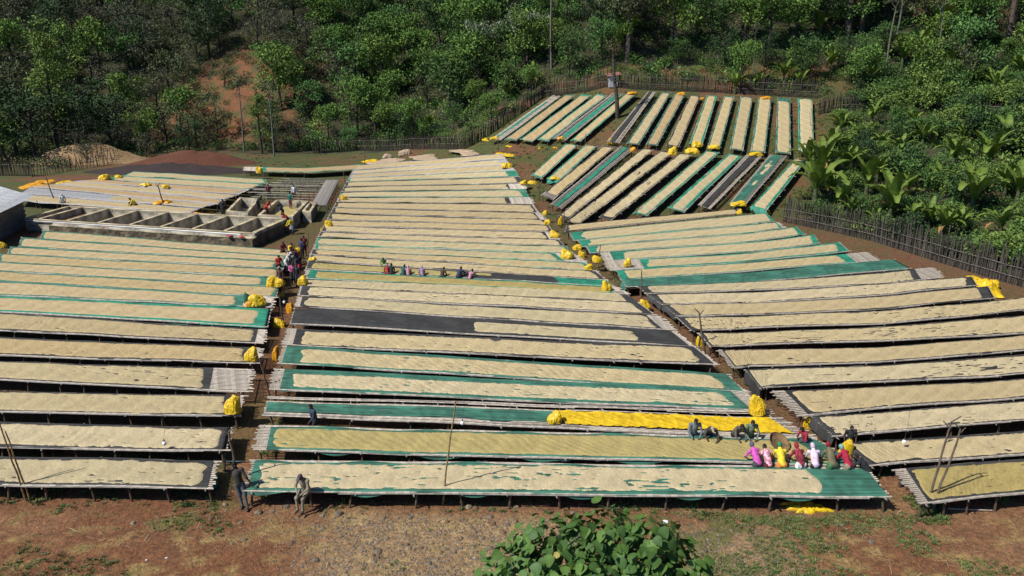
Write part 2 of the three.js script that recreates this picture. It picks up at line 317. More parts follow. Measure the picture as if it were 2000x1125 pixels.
  // the parchment coffee: a raked layer whose edge and bald spots come from its thickness
  for (const [c0, c1, m0, m1, tone, holes] of spec.coffee ?? []) {
    const cell = D < 40 ? 0.07 : D < 60 ? 0.085 : D < 85 ? 0.12 : 0.16, nl = Math.ceil((c1 - c0) / cell), nw = Math.ceil((W - m0 - m1 + 0.3) / cell), b = new MB(), id = [];
    const wv = 0.05 + 0.07 * hash(Math.floor(seed), 3), dirn = hash(Math.floor(seed), 5) < 0.5 ? -1 : 1;
    for (let i = 0; i <= nl; i++) for (let j = 0; j <= nw; j++) {
      const l = lerp(c0 - 0.1, c1 + 0.1, i / nl), w = lerp(m0 - 0.12, W - m1 + 0.12, j / nw);
      const e1 = wv * (fbm(l * 0.5, seed, 91, 3) - 0.45) + 0.10 * (fbm(l * 3, seed, 92, 2) - 0.5) + 0.07 * (noise(l * 11, seed + w, 109) - 0.5), e2 = wv * 1.3 * (fbm(l * 0.45, seed, 93, 3) - 0.45) + 0.12 * (fbm(l * 3, seed, 94, 2) - 0.5) + 0.07 * (noise(l * 11, seed - w, 111) - 0.5), e3 = 0.5 * (fbm(w * 1.2, seed, 95, 3) - 0.5);
      const dw = Math.min(w - m0 - e1, W - m1 - w - e2), dl = Math.min(l - c0 - 0.15 - e3, c1 - 0.15 - l + e3), d = dw > 0 && dl > 0 && dw < 0.3 && dl < 0.3 ? 0.3 - Math.hypot(0.3 - dw, 0.3 - dl) : Math.min(dw, dl);
      const rip = D > 80 ? 0.45 : D > 65 ? 0.75 : 1; let h = 0.030 * ss(0, 0.14, d) - 0.03 * ss(0.01, -0.05, d) - 0.002;
      const sty = hash(Math.floor(seed), 7), bend = 0.9 * (fbm(l * 0.4, w * 0.5 + seed, 96, 2) - 0.5);
      h += ss(0, 0.12, d) * rip * (0.026 * (fbm(l * 1.8 + dirn * w * 2.2 + bend, w * 2.5 + seed, 97, 3) - 0.5) + (sty < 0.35 ? 0.013 : sty < 0.7 ? 0.008 : 0.003) * Math.sin((sty < 0.55 ? l * 0.8 + dirn * w * (0.5 + bend) : sty < 0.8 ? l * 1.1 + dirn * w * 0.15 : w * 1.3 + l * 0.12) * 17 + 5 * fbm(l * 0.7, w + seed, 98, 2)) * noise(l * 0.6, w * 0.7 + seed, 99) + 0.016 * (noise(l * 5.5 + w * 2, w * 6.5 + seed, 113) - 0.5));
      if (holes) h -= 0.05 * holes * ss(0.73, 0.81, fbm(l * 1.1 + seed, w * 3.2, 115, 3)); if (holes) h -= 0.07 * ss(0.83 - 0.13 * holes, 0.88 - 0.13 * holes, (0.8 * noise(l * 2.6 + seed + noise(l * 2, w * 5, 105), w * 12, 101) + 0.2 * noise(l * 8, w * 25 + seed, 107)) * (0.72 + 0.4 * noise(l * 0.4, w * 0.8 + seed, 103)));
      const q = P(l, w); h += netY(l, w);
      id.push([b.v(q.x, q.y + 0.012 + Math.max(h, -0.03), q.z, null, l, w), h]);
    }
    for (let i = 0; i < nl; i++) for (let j = 0; j < nw; j++) { const k = i * (nw + 1) + j, q = [id[k], id[k + nw + 1], id[k + nw + 2], id[k + 1]]; if (Math.max(...q.map((e) => e[1])) > -0.012) b.quad(q[0][0], q[1][0], q[2][0], q[3][0]); }
    const m = mesh('coffee_spread', b.geo(), M.bean[tone][Math.floor(hash(Math.floor(seed), 9) * 4)]); m.position.copy(base);
    tag(m, spec.coffeeLabel, 'coffee', spec.group + ', coffee on them');
  }
  beds[spec.key] = { spec, P, base, L, W, o, world: (l, w, h = 0) => { const q = P(l, w).add(base); q.y += h; return q; } };
  return beds[spec.key];
}
const TONE = { c: 'cream', w: 'damp yellowish', b: 'tan', p: 'pale cream', t: 'brownish' };
const NETS = { k: ['netBlack', 'black'], g: ['netGreen', 'bright green'], t: ['netTeal', 'dull green'], p: ['plastic', 'grey plastic'] };
const MPX = (spec) => { const f = drape(spec.far, 16), n = drape(spec.near, 16); return f[0].map((_, i) => (f[16][i] + n[16][i] - f[0][i] - n[0][i]) / 2); };
// short form: [far line, near line, net code, tone or '', options]
function row(key, far, near, net, tone, opt, place, group) {
  const spec = { key, far, near, net: M[NETS[net][0]], group, ...opt };
  const w0 = far.map((p) => at(p[0], p[1], TOP)), n0 = near.map((p) => at(p[0], p[1], TOP));
  let L = 0; for (let k = 0; k < 16; k++) { const f = drape(far, 16).map(([x, y]) => at(x, y, TOP)), n = drape(near, 16).map(([x, y]) => at(x, y, TOP)); L = 0; for (let i = 0; i < 16; i++) L += f[i].clone().add(n[i]).distanceTo(f[i + 1].clone().add(n[i + 1])) / 2; break; }
  const W = w0[0].distanceTo(n0[0]), x0 = (far[0][0] + near[0][0]) / 2, x1 = (far.at(-1)[0] + near.at(-1)[0]) / 2, lx = (x) => clamp((x - x0) / (x1 - x0)) * L;
  const b0 = opt.b0 ?? 0.04, b1 = (opt.b1 ?? 0.04) * (opt.b1 > 1.5 ? 1 : 0.6); spec.b0 = b0; spec.b1 = b1;
  if (opt.netX) spec.nets = opt.netX.map(([a, b, m0, m1, code, hang]) => [a === null ? b0 : lx(a), b === null ? L - b1 : lx(b), m0 * W, m1 * W, M[NETS[code][0]], hang ?? 0.04]);
  if (opt.coffeeX) spec.coffee = opt.coffeeX.map(([a, b, m0, m1, tn, h]) => [a === null ? b0 + 0.15 : lx(a), b === null ? L - b1 - 0.15 : lx(b), m0 * W, m1 * W, tn, h]);
  else if (tone) spec.coffee = [[b0 + (opt.c0 ?? 0.1) * (net === 'k' ? 0.55 : 0.75), L - b1 - (opt.c1 ?? 0.1) * (net === 'k' ? 0.5 : 0.75), (Math.max(opt.m0 ?? 0, w0[0].length() > 48 ? 0.05 : 0.03)) * 0.8 * W, Math.max(opt.m1 ?? 0, w0[0].length() > 48 ? 0.09 : 0.04) * (net === 'k' && w0[0].length() < 60 ? 0.65 : 0.9) * W, tone, opt.holes ?? 0]];
  spec.label = (opt.bare ? `bare bamboo bed with ${NETS[net][1]} net strip, ` : opt.empty ? `drying bed under empty ${NETS[net][1]} net, ` : `drying bed lined with ${NETS[net][1]} ${net === 'p' ? 'sheet' : 'net'}, `) + place;
  spec.coffeeLabel = `${TONE[tone || 'c']} coffee spread on the ${place}`;
  const b = bed(spec); b.lx = lx; b.px = (x, w, h = 0) => b.world(lx(x), w * W, h); return b;
}

// centre block
const XL = [[310, 702], [330, 690], [380, 664], [430, 638], [480, 612], [540, 592], [600, 575], [665, 556], [745, 530], [867, 500], [935, 480], [985, 468]];
const XR = [[300, 980], [340, 1012], [378, 1030], [405, 1045], [432, 1065], [468, 1090], [497, 1122], [525, 1160], [556, 1195], [580, 1235], [600, 1260], [627, 1300], [660, 1335], [690, 1380], [735, 1425], [780, 1470], [830, 1535], [870, 1620], [910, 1690], [968, 1737]];
const MR = [
  [901, 960, 907, 964, 't', 'p', { coffeeX: [[null, 1606, 0.07, 0.1, 'p', 0.8]], scallop: 0.6, b0: 0.25, b1: 0.1, hang: 0.04 }],
  [836, 883, 848, 896, 't', 'w', { scallop: 1, m0: 0.07, m1: 0.13, holes: 0.35, b0: 0.75, b1: 0.2, c1: 1.1 }],
  [781, 820, 795, 840, 't', '', { bare: 1, single: 1, netX: [[null, 1085, 0.2, 0.42, 't']] }],
  [729.5, 768, 750, 788.5, 't', 'p', { b0: 0.75, b1: 1.2, c0: 0.5, c1: 0.55, m0: 0.12, m1: 0.24, holes: 0.5 }],
  [688, 721, 718, 750, 't', 'p', { b0: 0.35, b1: 0.1, c0: 0.9, c1: 0.9, m0: 0.07, m1: 0.14, holes: 0.35 }],
  [650, 681, 670.6, 703, 'k', 'p', { b0: 0.8, b1: 0.3, c0: 0.3, c1: 0.9, m0: 0.05, m1: 0.17, holes: 0.5 }],
  [612, 641, 640.7, 668, 'k', '', { empty: 1, b0: 0.1, b1: 0.6, coffeeX: [[918, 1244, 0.1, 0.2, 'p', 0.3]] }],
  [588, 608, 613, 637, 'k', 'p', { b0: 0.5, b1: 1.2, c0: 0.3, holes: 0.3, m1: 0.08 }],
  [567, 585, 589, 609.5, 'k', 'p', { b0: 0.2, b1: 0.2, c0: 0.7, c1: 0.6, holes: 0.5, m1: 0.06 }],
  [551, 566, 569, 588, 'k', 'p', { b0: 0.1, c1: 1.0, m1: 0.06, holes: 0.2 }],
  [533, 550, 546, 561.6, 'g', 'w', { b0: 0.5, b1: 1.4, m1: 0.16, c0: 0.4, holes: 0.1 }],
  [518, 533, 533, 546, 'k', 'w', { b0: 0.1, netX: [[null, 1088, 0, 0, 'k'], [1086, null, 0, 0, 'g']], coffeeX: [[null, 900, 0.05, 0.12, 'w', 0.1], [925, 965, 0.35, 0.12, 'w', 0]] }],
  [505, 518, 518, 533, 'k', 'p', { b1: 0.2, c1: 0.5, m1: 0.03, holes: 0.2 }],
  [493, 504.5, 504, 518, 'k', 'p', { b1: 0.2, m1: 0.1, netX: [[null, 945, 0, 0, 'k'], [943, null, 0, 0, 'g']], holes: 0.2, coffeeX: [[null, null, 0.04, 0.12, 'c', 0.1]] }],
  [482, 492.5, 490, 504, 'g', 'c', { b0: 0.3, b1: 1.6, m1: 0.14, c1: 0.3 }],
  [468, 481.5, 475.7, 490, 'g', 'c', { m1: 0.03, m0: 0.08 }],
  [457, 467, 463.6, 475.7, 'k', 'c', { m1: 0.05, holes: 0.2 }],
  [443.5, 456, 449.4, 463.6, 'k', 'c', { b1: 1.2, m1: 0.06, holes: 0.25 }],
  [432, 443, 437, 449.4, 'k', 'c', { m1: 0.05, holes: 0.1 }],
  [419.5, 431, 426, 437, 'k', 'c', {}],
  [408, 418.5, 413, 426, 'k', 'b', { b1: 0.7 }],
  [395.5, 407, 397.4, 413, 'k', 'b', { b1: 0.3 }],
  [385, 394.5, 385, 397.4, 'k', 'c', { b0: 0.3, b1: 2.2, c1: 0.4 }],
  [374, 384, 369, 385, 'g', 'c', { m0: 0.12, m1: 0.14, c1: 0.6 }],
  [363.5, 373, 357.4, 369, 'k', 'c', { b1: 1.6 }],
  [353, 362.5, 345, 357.4, 'k', 'c', { c1: 0.8 }],
  [344.5, 352.5, 333, 345, 'g', 'c', { c1: 1.4, m0: 0.1, m1: 0.04 }],
  [336, 344, 321, 333, 'p', 'b', { c1: 1.8 }],
  [328, 335.5, 310, 321, 'p', 'c', { m1: 0.1, c1: 1 }],
  [318, 327.5, 299.6, 310, 'p', 'c', { m1: 0.1 }],
];
MR.forEach(([a, b, c, d, net, tone, opt], i) => {
  if (i > 9) { a += 0.11 * (b - a); c += 0.11 * (d - c); } const xc = i < 10 ? 1220 : 980, yf = (x) => a + (c - a) * (x - 750) / (xc - 750), yn = (x) => b + (d - b) * (x - 750) / (xc - 750);
  const end = (y, T) => { let x = interp(T, y(900)); for (let k = 0; k < 8; k++) x = interp(T, y(x)); return x; };
  const fl = end(yf, XL), fr = end(yf, XR), nl = end(yn, XL), nr = end(yn, XR);
  row('M' + i, [[fl, yf(fl)], [fr, yf(fr)]], [[nl, yn(nl)], [nr, yn(nr)]], net, tone, { legs: i < 12 ? 2.0 : 2.6, ...opt, b0: (opt.b0 ?? 0.12) * 0.62 }, `${ordinal[i]} centre-block bed counting inwards from the yard`, 'beds of the centre block');
});
// block beside the tanks
const LR = [
  [450.5, 467, 476, 489, 82, 567, 't', 'b', {}], [467.5, 485, 489.5, 502, 40, 560, 't', 'b', { m1: 0.05 }], [485.5, 500, 502.5, 516, 18, 554, 't', 'b', { m1: 0.12, c1: 0.8 }], [500.5, 516.5, 518, 534, -2, 550, 't', 'b', { m1: 0.08, c1: 0.3 }],
  [517, 534, 535, 551.5, -100, 545, 't', 'b', { m1: 0.08, b1: 1.0, c1: 1.0 }], [534.5, 553, 552.5, 571.5, -110, 541, 't', 'b', { m1: 0.1 }], [554, 579, 572.5, 593.5, -115, 530, 't', 'b', { m1: 0.1, b1: 2.0, c1: 0.6 }],
  [582, 612, 597, 630, -120, 525, 'g', 'b', { m0: 0.1, m1: 0.14, hang: 0.32, endDrop: 0.5, c1: 0.9 }], [617, 648, 637, 664, -125, 513, 'k', 'b', { b1: 0.7, c1: 0.2, m0: 0.05, m1: 0.05, holes: 0.1 }], [662, 695, 676, 706, -130, 503, 'k', 'b', { b1: 0.9, m1: 0.05, holes: 0.2 }],
  [709, 744, 718.5, 760, -135, 486, 'k', 'c', { b1: 2.0, c1: 0.5, m1: 0.07, holes: 0.2, single: 0 }], [766, 804, 771, 809.6, -140, 473, 'k', 'c', { b1: 0.35, c1: 0.9, m1: 0.07, holes: 0.4 }], [826, 872, 834.5, 878, -145, 448, 'k', 'p', { m0: 0.04, m1: 0.1, c1: 0.2, holes: 0.3, endDrop: 0.5, b1: 0.1 }], [893, 946, 899, 951.6, -150, 421, 'k', 'p', { m1: 0.12, m0: 0.06, c1: 0.15, b1: 0.35, holes: 0.4 }],
];
LR.forEach(([a, b, c, d, x0, x1, net, tone, opt], i) => {
  const yf = (x) => a + (c - a) * (x - 90) / 310, yn = (x) => b + (d - b) * (x - 90) / 310, sk = (b - a) * 0.25;
  row('L' + i, [[x0 + sk * 0.5, yf(x0)], [x1 + sk * 0.45, yf(x1)]], [[x0 - sk, yn(x0)], [x1 - sk * 0.45, yn(x1)]], net, tone, { legs: 1.75, ...opt }, `${ordinal[i]} tank-side bed counting away from the stone wall`, 'beds of the block beside the tanks');
});
// block along the side fence (fan)
const RR = [
  ['k', 'c', [[1107, 440], [1440, 408]], [[1104, 452], [1444, 416]], {}],
  ['g', 'c', [[1112, 455], [1470, 418.7], [1497, 416]], [[1120, 470], [1470, 437], [1512, 432]], { m0: 0.1, m1: 0.12, c0: 0.6, c1: 1.6 }],
  ['g', 'c', [[1128, 470], [1470, 438.6], [1518, 433.5]], [[1136, 481], [1470, 453], [1532, 444]], { m0: 0.1, m1: 0.12, c0: 0.5, c1: 0.6, b1: 0.9 }],
  ['g', 'c', [[1145, 482], [1470, 455], [1555, 444]], [[1152, 493.5], [1470, 471], [1572, 458]], { m0: 0.08, m1: 0.1, c0: 0.5, c1: 0.9 }],
  ['g', 'c', [[1172, 494], [1470, 473.5], [1590, 458]], [[1180, 509], [1470, 491], [1600, 474]], { m1: 0.12, c0: 0.9, c1: 0.7, b0: 0.6 }],
  ['g', 'c', [[1180, 510], [1470, 493.4], [1640, 473]], [[1192, 527], [1470, 510], [1660, 490]], { b0: 2.4, c0: 0.4, m0: 0.14, m1: 0.12, c1: 0.7, b1: 0.2 }],
  ['g', 'c', [[1203, 528], [1470, 513], [1690, 492]], [[1212, 546], [1470, 528], [1716, 507]], { c0: 0.5, c1: 0.9, b1: 1.8, m1: 0.05 }],
  ['t', '', [[1214, 547], [1470, 532], [1745, 507]], [[1222, 560], [1470, 549.5], [1778, 524]], { empty: 1, endDrop: 0.5 }],
  ['k', 'p', [[1244, 559], [1470, 551], [1720, 533.6], [1822, 523]], [[1262, 573], [1470, 566], [1720, 554.7], [1842, 542]], { c0: 0.6, b1: 2.6, c1: 1.3, m1: 0.16, holes: 0.4 }],
  ['k', 'p', [[1264, 576], [1470, 571], [1720, 555], [1898, 540]], [[1292, 594], [1470, 590], [1720, 576], [1908, 556]], { c0: 0.6, c1: 0.9, m1: 0.06, holes: 0.3, endDrop: 0.3 }],
  ['k', 'b', [[1294, 595], [1470, 592], [1720, 580], [1930, 558]], [[1322, 617], [1470, 613], [1720, 603], [1942, 581]], { c0: 0.5, c1: 1.2, endDrop: 0.35, m1: 0.06 }],
  ['k', 'p', [[1322, 620], [1470, 618], [1720, 607], [1930, 589], [2120, 568]], [[1350, 645], [1470, 639], [1720, 631], [1930, 612], [2120, 592]], { c0: 0.7, m1: 0.07, holes: 0.6 }],
  ['k', 'p', [[1362, 651], [1470, 648], [1720, 637], [1930, 622], [2120, 606]], [[1385, 677], [1470, 671], [1720, 663], [1930, 654], [2120, 640]], { c0: 0.3, m1: 0.08, holes: 0.7, b0: 0.2 }],
  ['k', 'b', [[1403, 682], [1470, 682], [1720, 678], [1930, 662], [2130, 645]], [[1432, 715], [1470, 712], [1720, 705.5], [1930, 689.5], [2130, 671]], { b0: 0.5, c0: 0.3, m1: 0.04, holes: 0.05 }],
  ['k', 'p', [[1455, 722], [1500, 721], [1720, 714], [1930, 699], [2130, 682]], [[1485, 758], [1500, 755], [1720, 744], [1930, 734], [2130, 716]], { c0: 0.8, m1: 0.08, holes: 0.6, endDrop: 0.7, b0: 0.1 }],
  ['k', 'b', [[1508, 764], [1720, 756], [1930, 744], [2140, 729]], [[1560, 811], [1720, 795], [1930, 780], [2140, 764]], { b0: 0.6, c0: 0.25, m1: 0.04, holes: 0.05 }],
  ['k', 'p', [[1585, 812], [1720, 805], [1930, 789], [2140, 771]], [[1628, 850], [1720, 842], [1930, 825], [2140, 808]], { c0: 0.35, m1: 0.07, holes: 0.6, endDrop: 0.4 }],
  ['k', 'p', [[1650, 864], [1720, 859], [1930, 846], [2140, 831]], [[1700, 907], [1760, 899], [1930, 890], [2140, 876]], { c0: 0.7, m1: 0.12, holes: 0.45, endDrop: 0.5 }],
  ['k', 'w', [[1748, 917], [1860, 909], [1930, 903], [2150, 887]], [[1802, 982], [1860, 975], [1930, 967], [2150, 948]], { b0: 0.5, c0: 0.15, m0: 0.06, m1: 0.1, holes: 0.35 }],
];
RR.forEach(([net, tone, far, near, opt], i) => row('R' + i, far, near, net, tone, { legs: 1.9, ...opt }, `${ordinal[RR.length - 1 - i]} fence-side bed counting inwards from the yard`, 'beds of the block along the side fence'));
// the two terraces: corner points bottom-left, top-left | bottom-right, top-right
const UR = [
  ['g', '', [958, 272, 1078, 188], [977, 274, 1093, 189], { bare: 1, netX: [[null, 1070, 0.35, 0.25, 'g']] }], ['t', 't', [985, 272.5, 1105, 185.6], [1006, 274.5, 1122, 186], {}], ['g', 't', [1016, 272, 1136, 185], [1038, 277, 1154, 186], {}], ['g', 'b', [1049.5, 272, 1167, 183], [1069, 275.5, 1185, 186], { m0: 0.12 }],
  ['g', '', [1080, 271, 1196, 182], [1104, 274, 1216, 183.5], { bare: 1, greyMat: 1, netX: [[null, null, 0.12, 0.42, 'g']] }], ['g', 'b', [1115, 274, 1226, 180], [1133, 276, 1244, 181.5], { m0: 0.14 }], ['k', '', [1186, 276, 1265, 180], [1209, 279, 1280, 180], { bare: 1, netX: [[null, null, 0.3, 0.1, 'k']] }], ['t', 'b', [1223.5, 280, 1293, 180], [1247, 283, 1310, 181], { m0: 0.1, m1: 0.12 }],
  ['t', 't', [1262, 281.5, 1320, 181], [1283, 284, 1338, 184], { m0: 0.1, m1: 0.14 }], ['k', 'b', [1301.5, 284, 1349, 186], [1325, 286.6, 1367, 186.6], { m0: 0.06 }], ['g', 'c', [1347, 281, 1381.5, 186], [1371, 284, 1400, 188], { m0: 0.14, m1: 0.12 }], ['t', 'c', [1383, 286.6, 1415, 187], [1406, 288, 1433.5, 188.7], { m0: 0.08, m1: 0.08 }],
  ['t', 'b', [1426.6, 290.5, 1447, 188.7], [1451, 294, 1470, 190], { m0: 0.08 }], ['t', 'c', [1466.5, 295.7, 1483, 190], [1493.6, 298, 1506.5, 191.8], { m0: 0.09, m1: 0.08 }], ['t', 'b', [1515.5, 298, 1519, 190], [1544, 301, 1542.6, 192.5], { m0: 0.08, c1: 1.2 }], ['g', 'c', [1560.6, 296, 1559, 192.5], [1589, 298, 1586, 194], { m1: 0.12, m0: 0.06 }],
];
const VR = [
  ['g', 'b', [1038, 342, 1106, 280], [1057, 348.5, 1128, 283], { m0: 0.1, m1: 0.1 }], ['g', 'b', [1069, 348.5, 1143.6, 283], [1092, 353.6, 1167, 284], { m0: 0.1, m1: 0.12, endDrop: 0.4 }], ['k', 'b', [1057, 381, 1178, 285], [1080, 390, 1200, 286.6], { c0: 1.6 }], ['g', '', [1075, 399, 1211, 286.6], [1096, 406.5, 1236, 292], { bare: 1, greyMat: 1, netX: [[null, null, 0.3, 0.3, 'g']] }],
  ['k', 'c', [1091, 420.7, 1254.5, 290.5], [1110, 426, 1275, 292], {}], ['k', 'c', [1108, 431, 1292, 294], [1130, 437, 1314, 298], { holes: 0.3 }], ['k', 'c', [1171, 423, 1327, 299.5], [1193, 430, 1350.5, 302], { c0: 0.7, holes: 0.1 }], ['g', 'c', [1238, 415.5, 1379, 295.7], [1263, 421, 1404.7, 298], { m0: 0.12, m1: 0.1 }],
  ['g', 'c', [1305.5, 405, 1424, 299.5], [1335, 414, 1448.5, 304.7], { m0: 0.16, m1: 0.13, hang: 0.25 }], ['k', '', [1363.5, 400, 1459, 302], [1386.6, 408, 1487, 306], { bare: 1, netX: [[null, null, 0.3, 0.25, 'k']] }], ['g', '', [1425, 397.5, 1504, 302], [1456, 399, 1536, 304.7], { bare: 1, greyMat: 1, netX: [[null, null, 0.25, 0.12, 't']], coffeeX: [[1488, 1512, 0.4, 0.25, 'c', 0.3], [1470, 1480, 0.4, 0.4, 'c', 0]] }], ['g', 'c', [1466.5, 404, 1554, 310], [1497.5, 410, 1573, 315], { m0: 0.16, m1: 0.1, endDrop: 0.4 }],
];
UR.forEach(([net, tone, l, r, opt], i) => row('U' + i, [[l[0], l[1]], [l[2], l[3]]], [[r[0], r[1]], [r[2], r[3]]], net, tone, { legs: 2.3, up: 1, ...opt }, `${ordinal[i]} upper-terrace bed counting from the stick fence`, 'beds of the upper terrace'));
VR.forEach(([net, tone, l, r, opt], i) => row('V' + i, [[l[0], l[1]], [l[2], l[3]]], [[r[0], r[1]], [r[2], r[3]]], net, tone, { legs: 2.3, up: 1, ...opt }, `${ordinal[VR.length - 1 - i]} lower-terrace bed counting from the false bananas`, 'beds of the lower terrace'));
// block behind the tanks, and the single bed beyond the trestles
const FR = [['g', 'c', [262, 334, 518, 350], [240, 342.5, 521, 358], { m1: 0.12 }], ['g', 'b', [235, 343.5, 515, 359], [205, 350, 487, 369], { m1: 0.16, c0: 1 }], ['p', 't', [190, 350.5, 487, 370.5], [150, 353, 465, 379.5], { b1: 0.5 }], ['p', 'b', [145, 354, 465, 381], [110, 359.5, 440, 388.5], { m1: 0.12 }], ['p', 't', [105, 360, 440, 390], [60, 365, 425, 397.5], {}], ['p', 'b', [58, 366, 420, 399], [42, 377, 395, 405.5], { coffeeX: [[215, null, 0.06, 0.08, 'b', 0.2]] }], ['p', 'b', [40, 378.5, 390, 407], [30, 391, 372, 415], { m1: 0.06 }]];
FR.forEach(([net, tone, f, n, opt], i) => row('F' + i, [[f[0], f[1]], [f[2], f[3]]], [[n[0], n[1]], [n[2], n[3]]], net, tone, { legs: 2.4, ...opt }, `${ordinal[FR.length - 1 - i]} bed behind the tanks counting away from them`, 'beds behind the tanks'));
row('G0', [[477, 326], [600, 328.5], [706, 321]], [[477, 333], [600, 336.5], [708, 330.5]], 'g', 't', { b0: 2.2, legs: 2.4, c0: 0.3, m0: 0.1, m1: 0.1 }, 'single bed at the foot of the wooded slope', 'single bed by the slope');
if (globalThis.process?.env?.BEDLOG) for (const k in beds) if (beds[k].L) console.log(k, beds[k].L.toFixed(1), beds[k].W.toFixed(2), beds[k].spec.D.toFixed(0));

// ---------------------------------------------------------------- fermentation tanks
function frameAt(a, b) {                                             // local axes: x along a -> b on the level, z square to it away from the viewpoint's side
  const e = b.clone().sub(a); e.y = 0; const l = e.length(); e.normalize(); return { e, n: V(e.z, 0, -e.x), l, turn: Math.atan2(-e.z, e.x) };
}
const boxMesh = (name, cx, cy, cz, sx, sy, sz, mat, parent) => mesh(name, new MB().box(cx, cy, cz, sx, sy, sz).geo(true), mat, parent);
{
  const H = 1.15, a = at(48, 427, H), b = at(497, 455, H), c = at(531, 427, H), f = frameAt(a, b), dep = Math.abs(c.clone().sub(b).dot(f.n)), sgn = Math.sign(c.clone().sub(b).dot(f.n));
  const g0 = ground((a.x + b.x) / 2, (a.z + b.z) / 2), o = thing('fermentation_tank', 'long row of eight open concrete basins with a rubble stone front', 'water tank', V(a.x, g0, a.z), f.turn);
  const h = H, z = (k) => -sgn * 0 + (-1) * k;                                      // local -z runs away from the viewpoint
  const along = (px, py) => at(px, py, H).sub(a).dot(f.e);
  const wall = (name, x0, x1, z0, z1, hh) => { const wm = boxMesh(name, (x0 + x1) / 2, hh / 2 - 0.15, (z0 + z1) / 2, x1 - x0, hh + 0.3, Math.abs(z1 - z0), M.concrete, o); boxMesh('coping', (x0 + x1) / 2, hh + 0.025, (z0 + z1) / 2, x1 - x0 + 0.04, 0.05, Math.abs(z1 - z0) + 0.04, M.rim, wm); };
  wall('front_wall', 0, f.l, 0, -0.25, h - 0.06); wall('back_wall', 0, f.l, -dep, -dep - 0.28, h);
  wall('end_wall', f.l - 0.3, f.l + 0.05, -0.252, -dep + 0.002, h + 0.003); wall('end_wall', -0.1, 0.2, -0.252, -dep + 0.002, h + 0.003);
  for (const px of [75, 130, 191, 252, 312, 374, 436]) { const x = along(px, 427 + (px - 48) * 0.0625); wall('partition', x - 0.13, x + 0.13, -0.252, -dep + 0.002, h - 0.01); }
  boxMesh('floor', f.l / 2, 0.02, -dep / 2, f.l, 0.2, dep, M.concrete, o);
  boxMesh('murky_water', along(85, 428), 0.62, -dep / 2, 2.2, 0.01, dep - 0.3, std([0.16, 0.08, 0.035], { roughness: 0.12 }), o); boxMesh('murky_water', along(60, 428), 0.82, -dep / 2, 1.6, 0.01, dep - 0.3, std([0.24, 0.19, 0.085], { roughness: 0.15 }), o);
  const x0 = along(106, 433), x1 = along(470, 456);
  boxMesh('washing_channel', (x0 + x1) / 2, 0.45, 0.28, x1 - x0, 0.9, 0.55, M.rim, o); boxMesh('channel_kerb', (x0 + x1) / 2, 0.96, 0.50, x1 - x0, 0.12, 0.1, std([0.55, 0.53, 0.49], { map: concTex }), o);
  const pipe = new MB(); pipe.tube([V(0.3, 1.02, 0.14), V(f.l * 0.5, 1.03, 0.12), V(f.l - 1.2, 1.02, 0.15)], 0.05, 6); mesh('pipe', pipe.geo(), std([0.5, 0.5, 0.5], { roughness: 0.4 }), o);
  for (const [px, py] of [[352, 442], [430, 447], [484, 452], [292, 438]]) { const x = along(px, py); boxMesh('sack', x, 0.16, -0.7, 1.0, 0.08, 0.5, M.white, o); }
  const st = new MB(), nx = 150, ny = 9;                              // rubble front below the channel
  for (let j = 0; j <= ny; j++) for (let i = 0; i <= nx; i++) { const x = lerp(x0 - 0.4, f.l + 0.05, i / nx), y = lerp(-0.1, 0.84, j / ny), k = hash(Math.floor(x * 4.2 + (Math.floor(y * 6) % 2) * 0.5), Math.floor(y * 6), 121), t = 0.6 + 0.8 * k; st.v(x, y, 0.60 + 0.05 * noise(x * 7, y * 8, 123) + 0.05 * k, [0.19 * t, 0.15 * t, 0.10 * t], x, y); }
  for (let j = 0; j < ny; j++) for (let i = 0; i < nx; i++) { const q = j * (nx + 1) + i; st.quad(q, q + 1, q + nx + 2, q + nx + 1); }
  mesh('stone_front', st.geo(), std([1, 1, 1], { vertexColors: true, map: concTex }), o);
  boxMesh('stone_ledge', (x0 + f.l) / 2, 0.86, 0.42, f.l - x0 + 0.5, 0.07, 0.5, M.rim, o);
  boxMesh('end_face', f.l + 0.10, 0.4, -dep / 2 + 0.25, 0.1, 1.0, dep + 0.9, M.stone, o);
  for (const [px, col] of [[205, M.red], [448, std([0.4, 0.04, 0.08])], [472, M.red]]) { const l = lump(0.28, 0.1, 0.2, 5 + px, 0.3), m = mesh('rag', l, col); m.position.copy(at(px, 444 + (px - 205) * 0.07, 0.95)); tag(m, px === 205 ? 'red rag on the channel kerb halfway along the basins' : px === 448 ? 'dark pink rag on the stone ledge near the tank corner' : 'red rag heap at the corner of the long basins', 'rag'); }
}
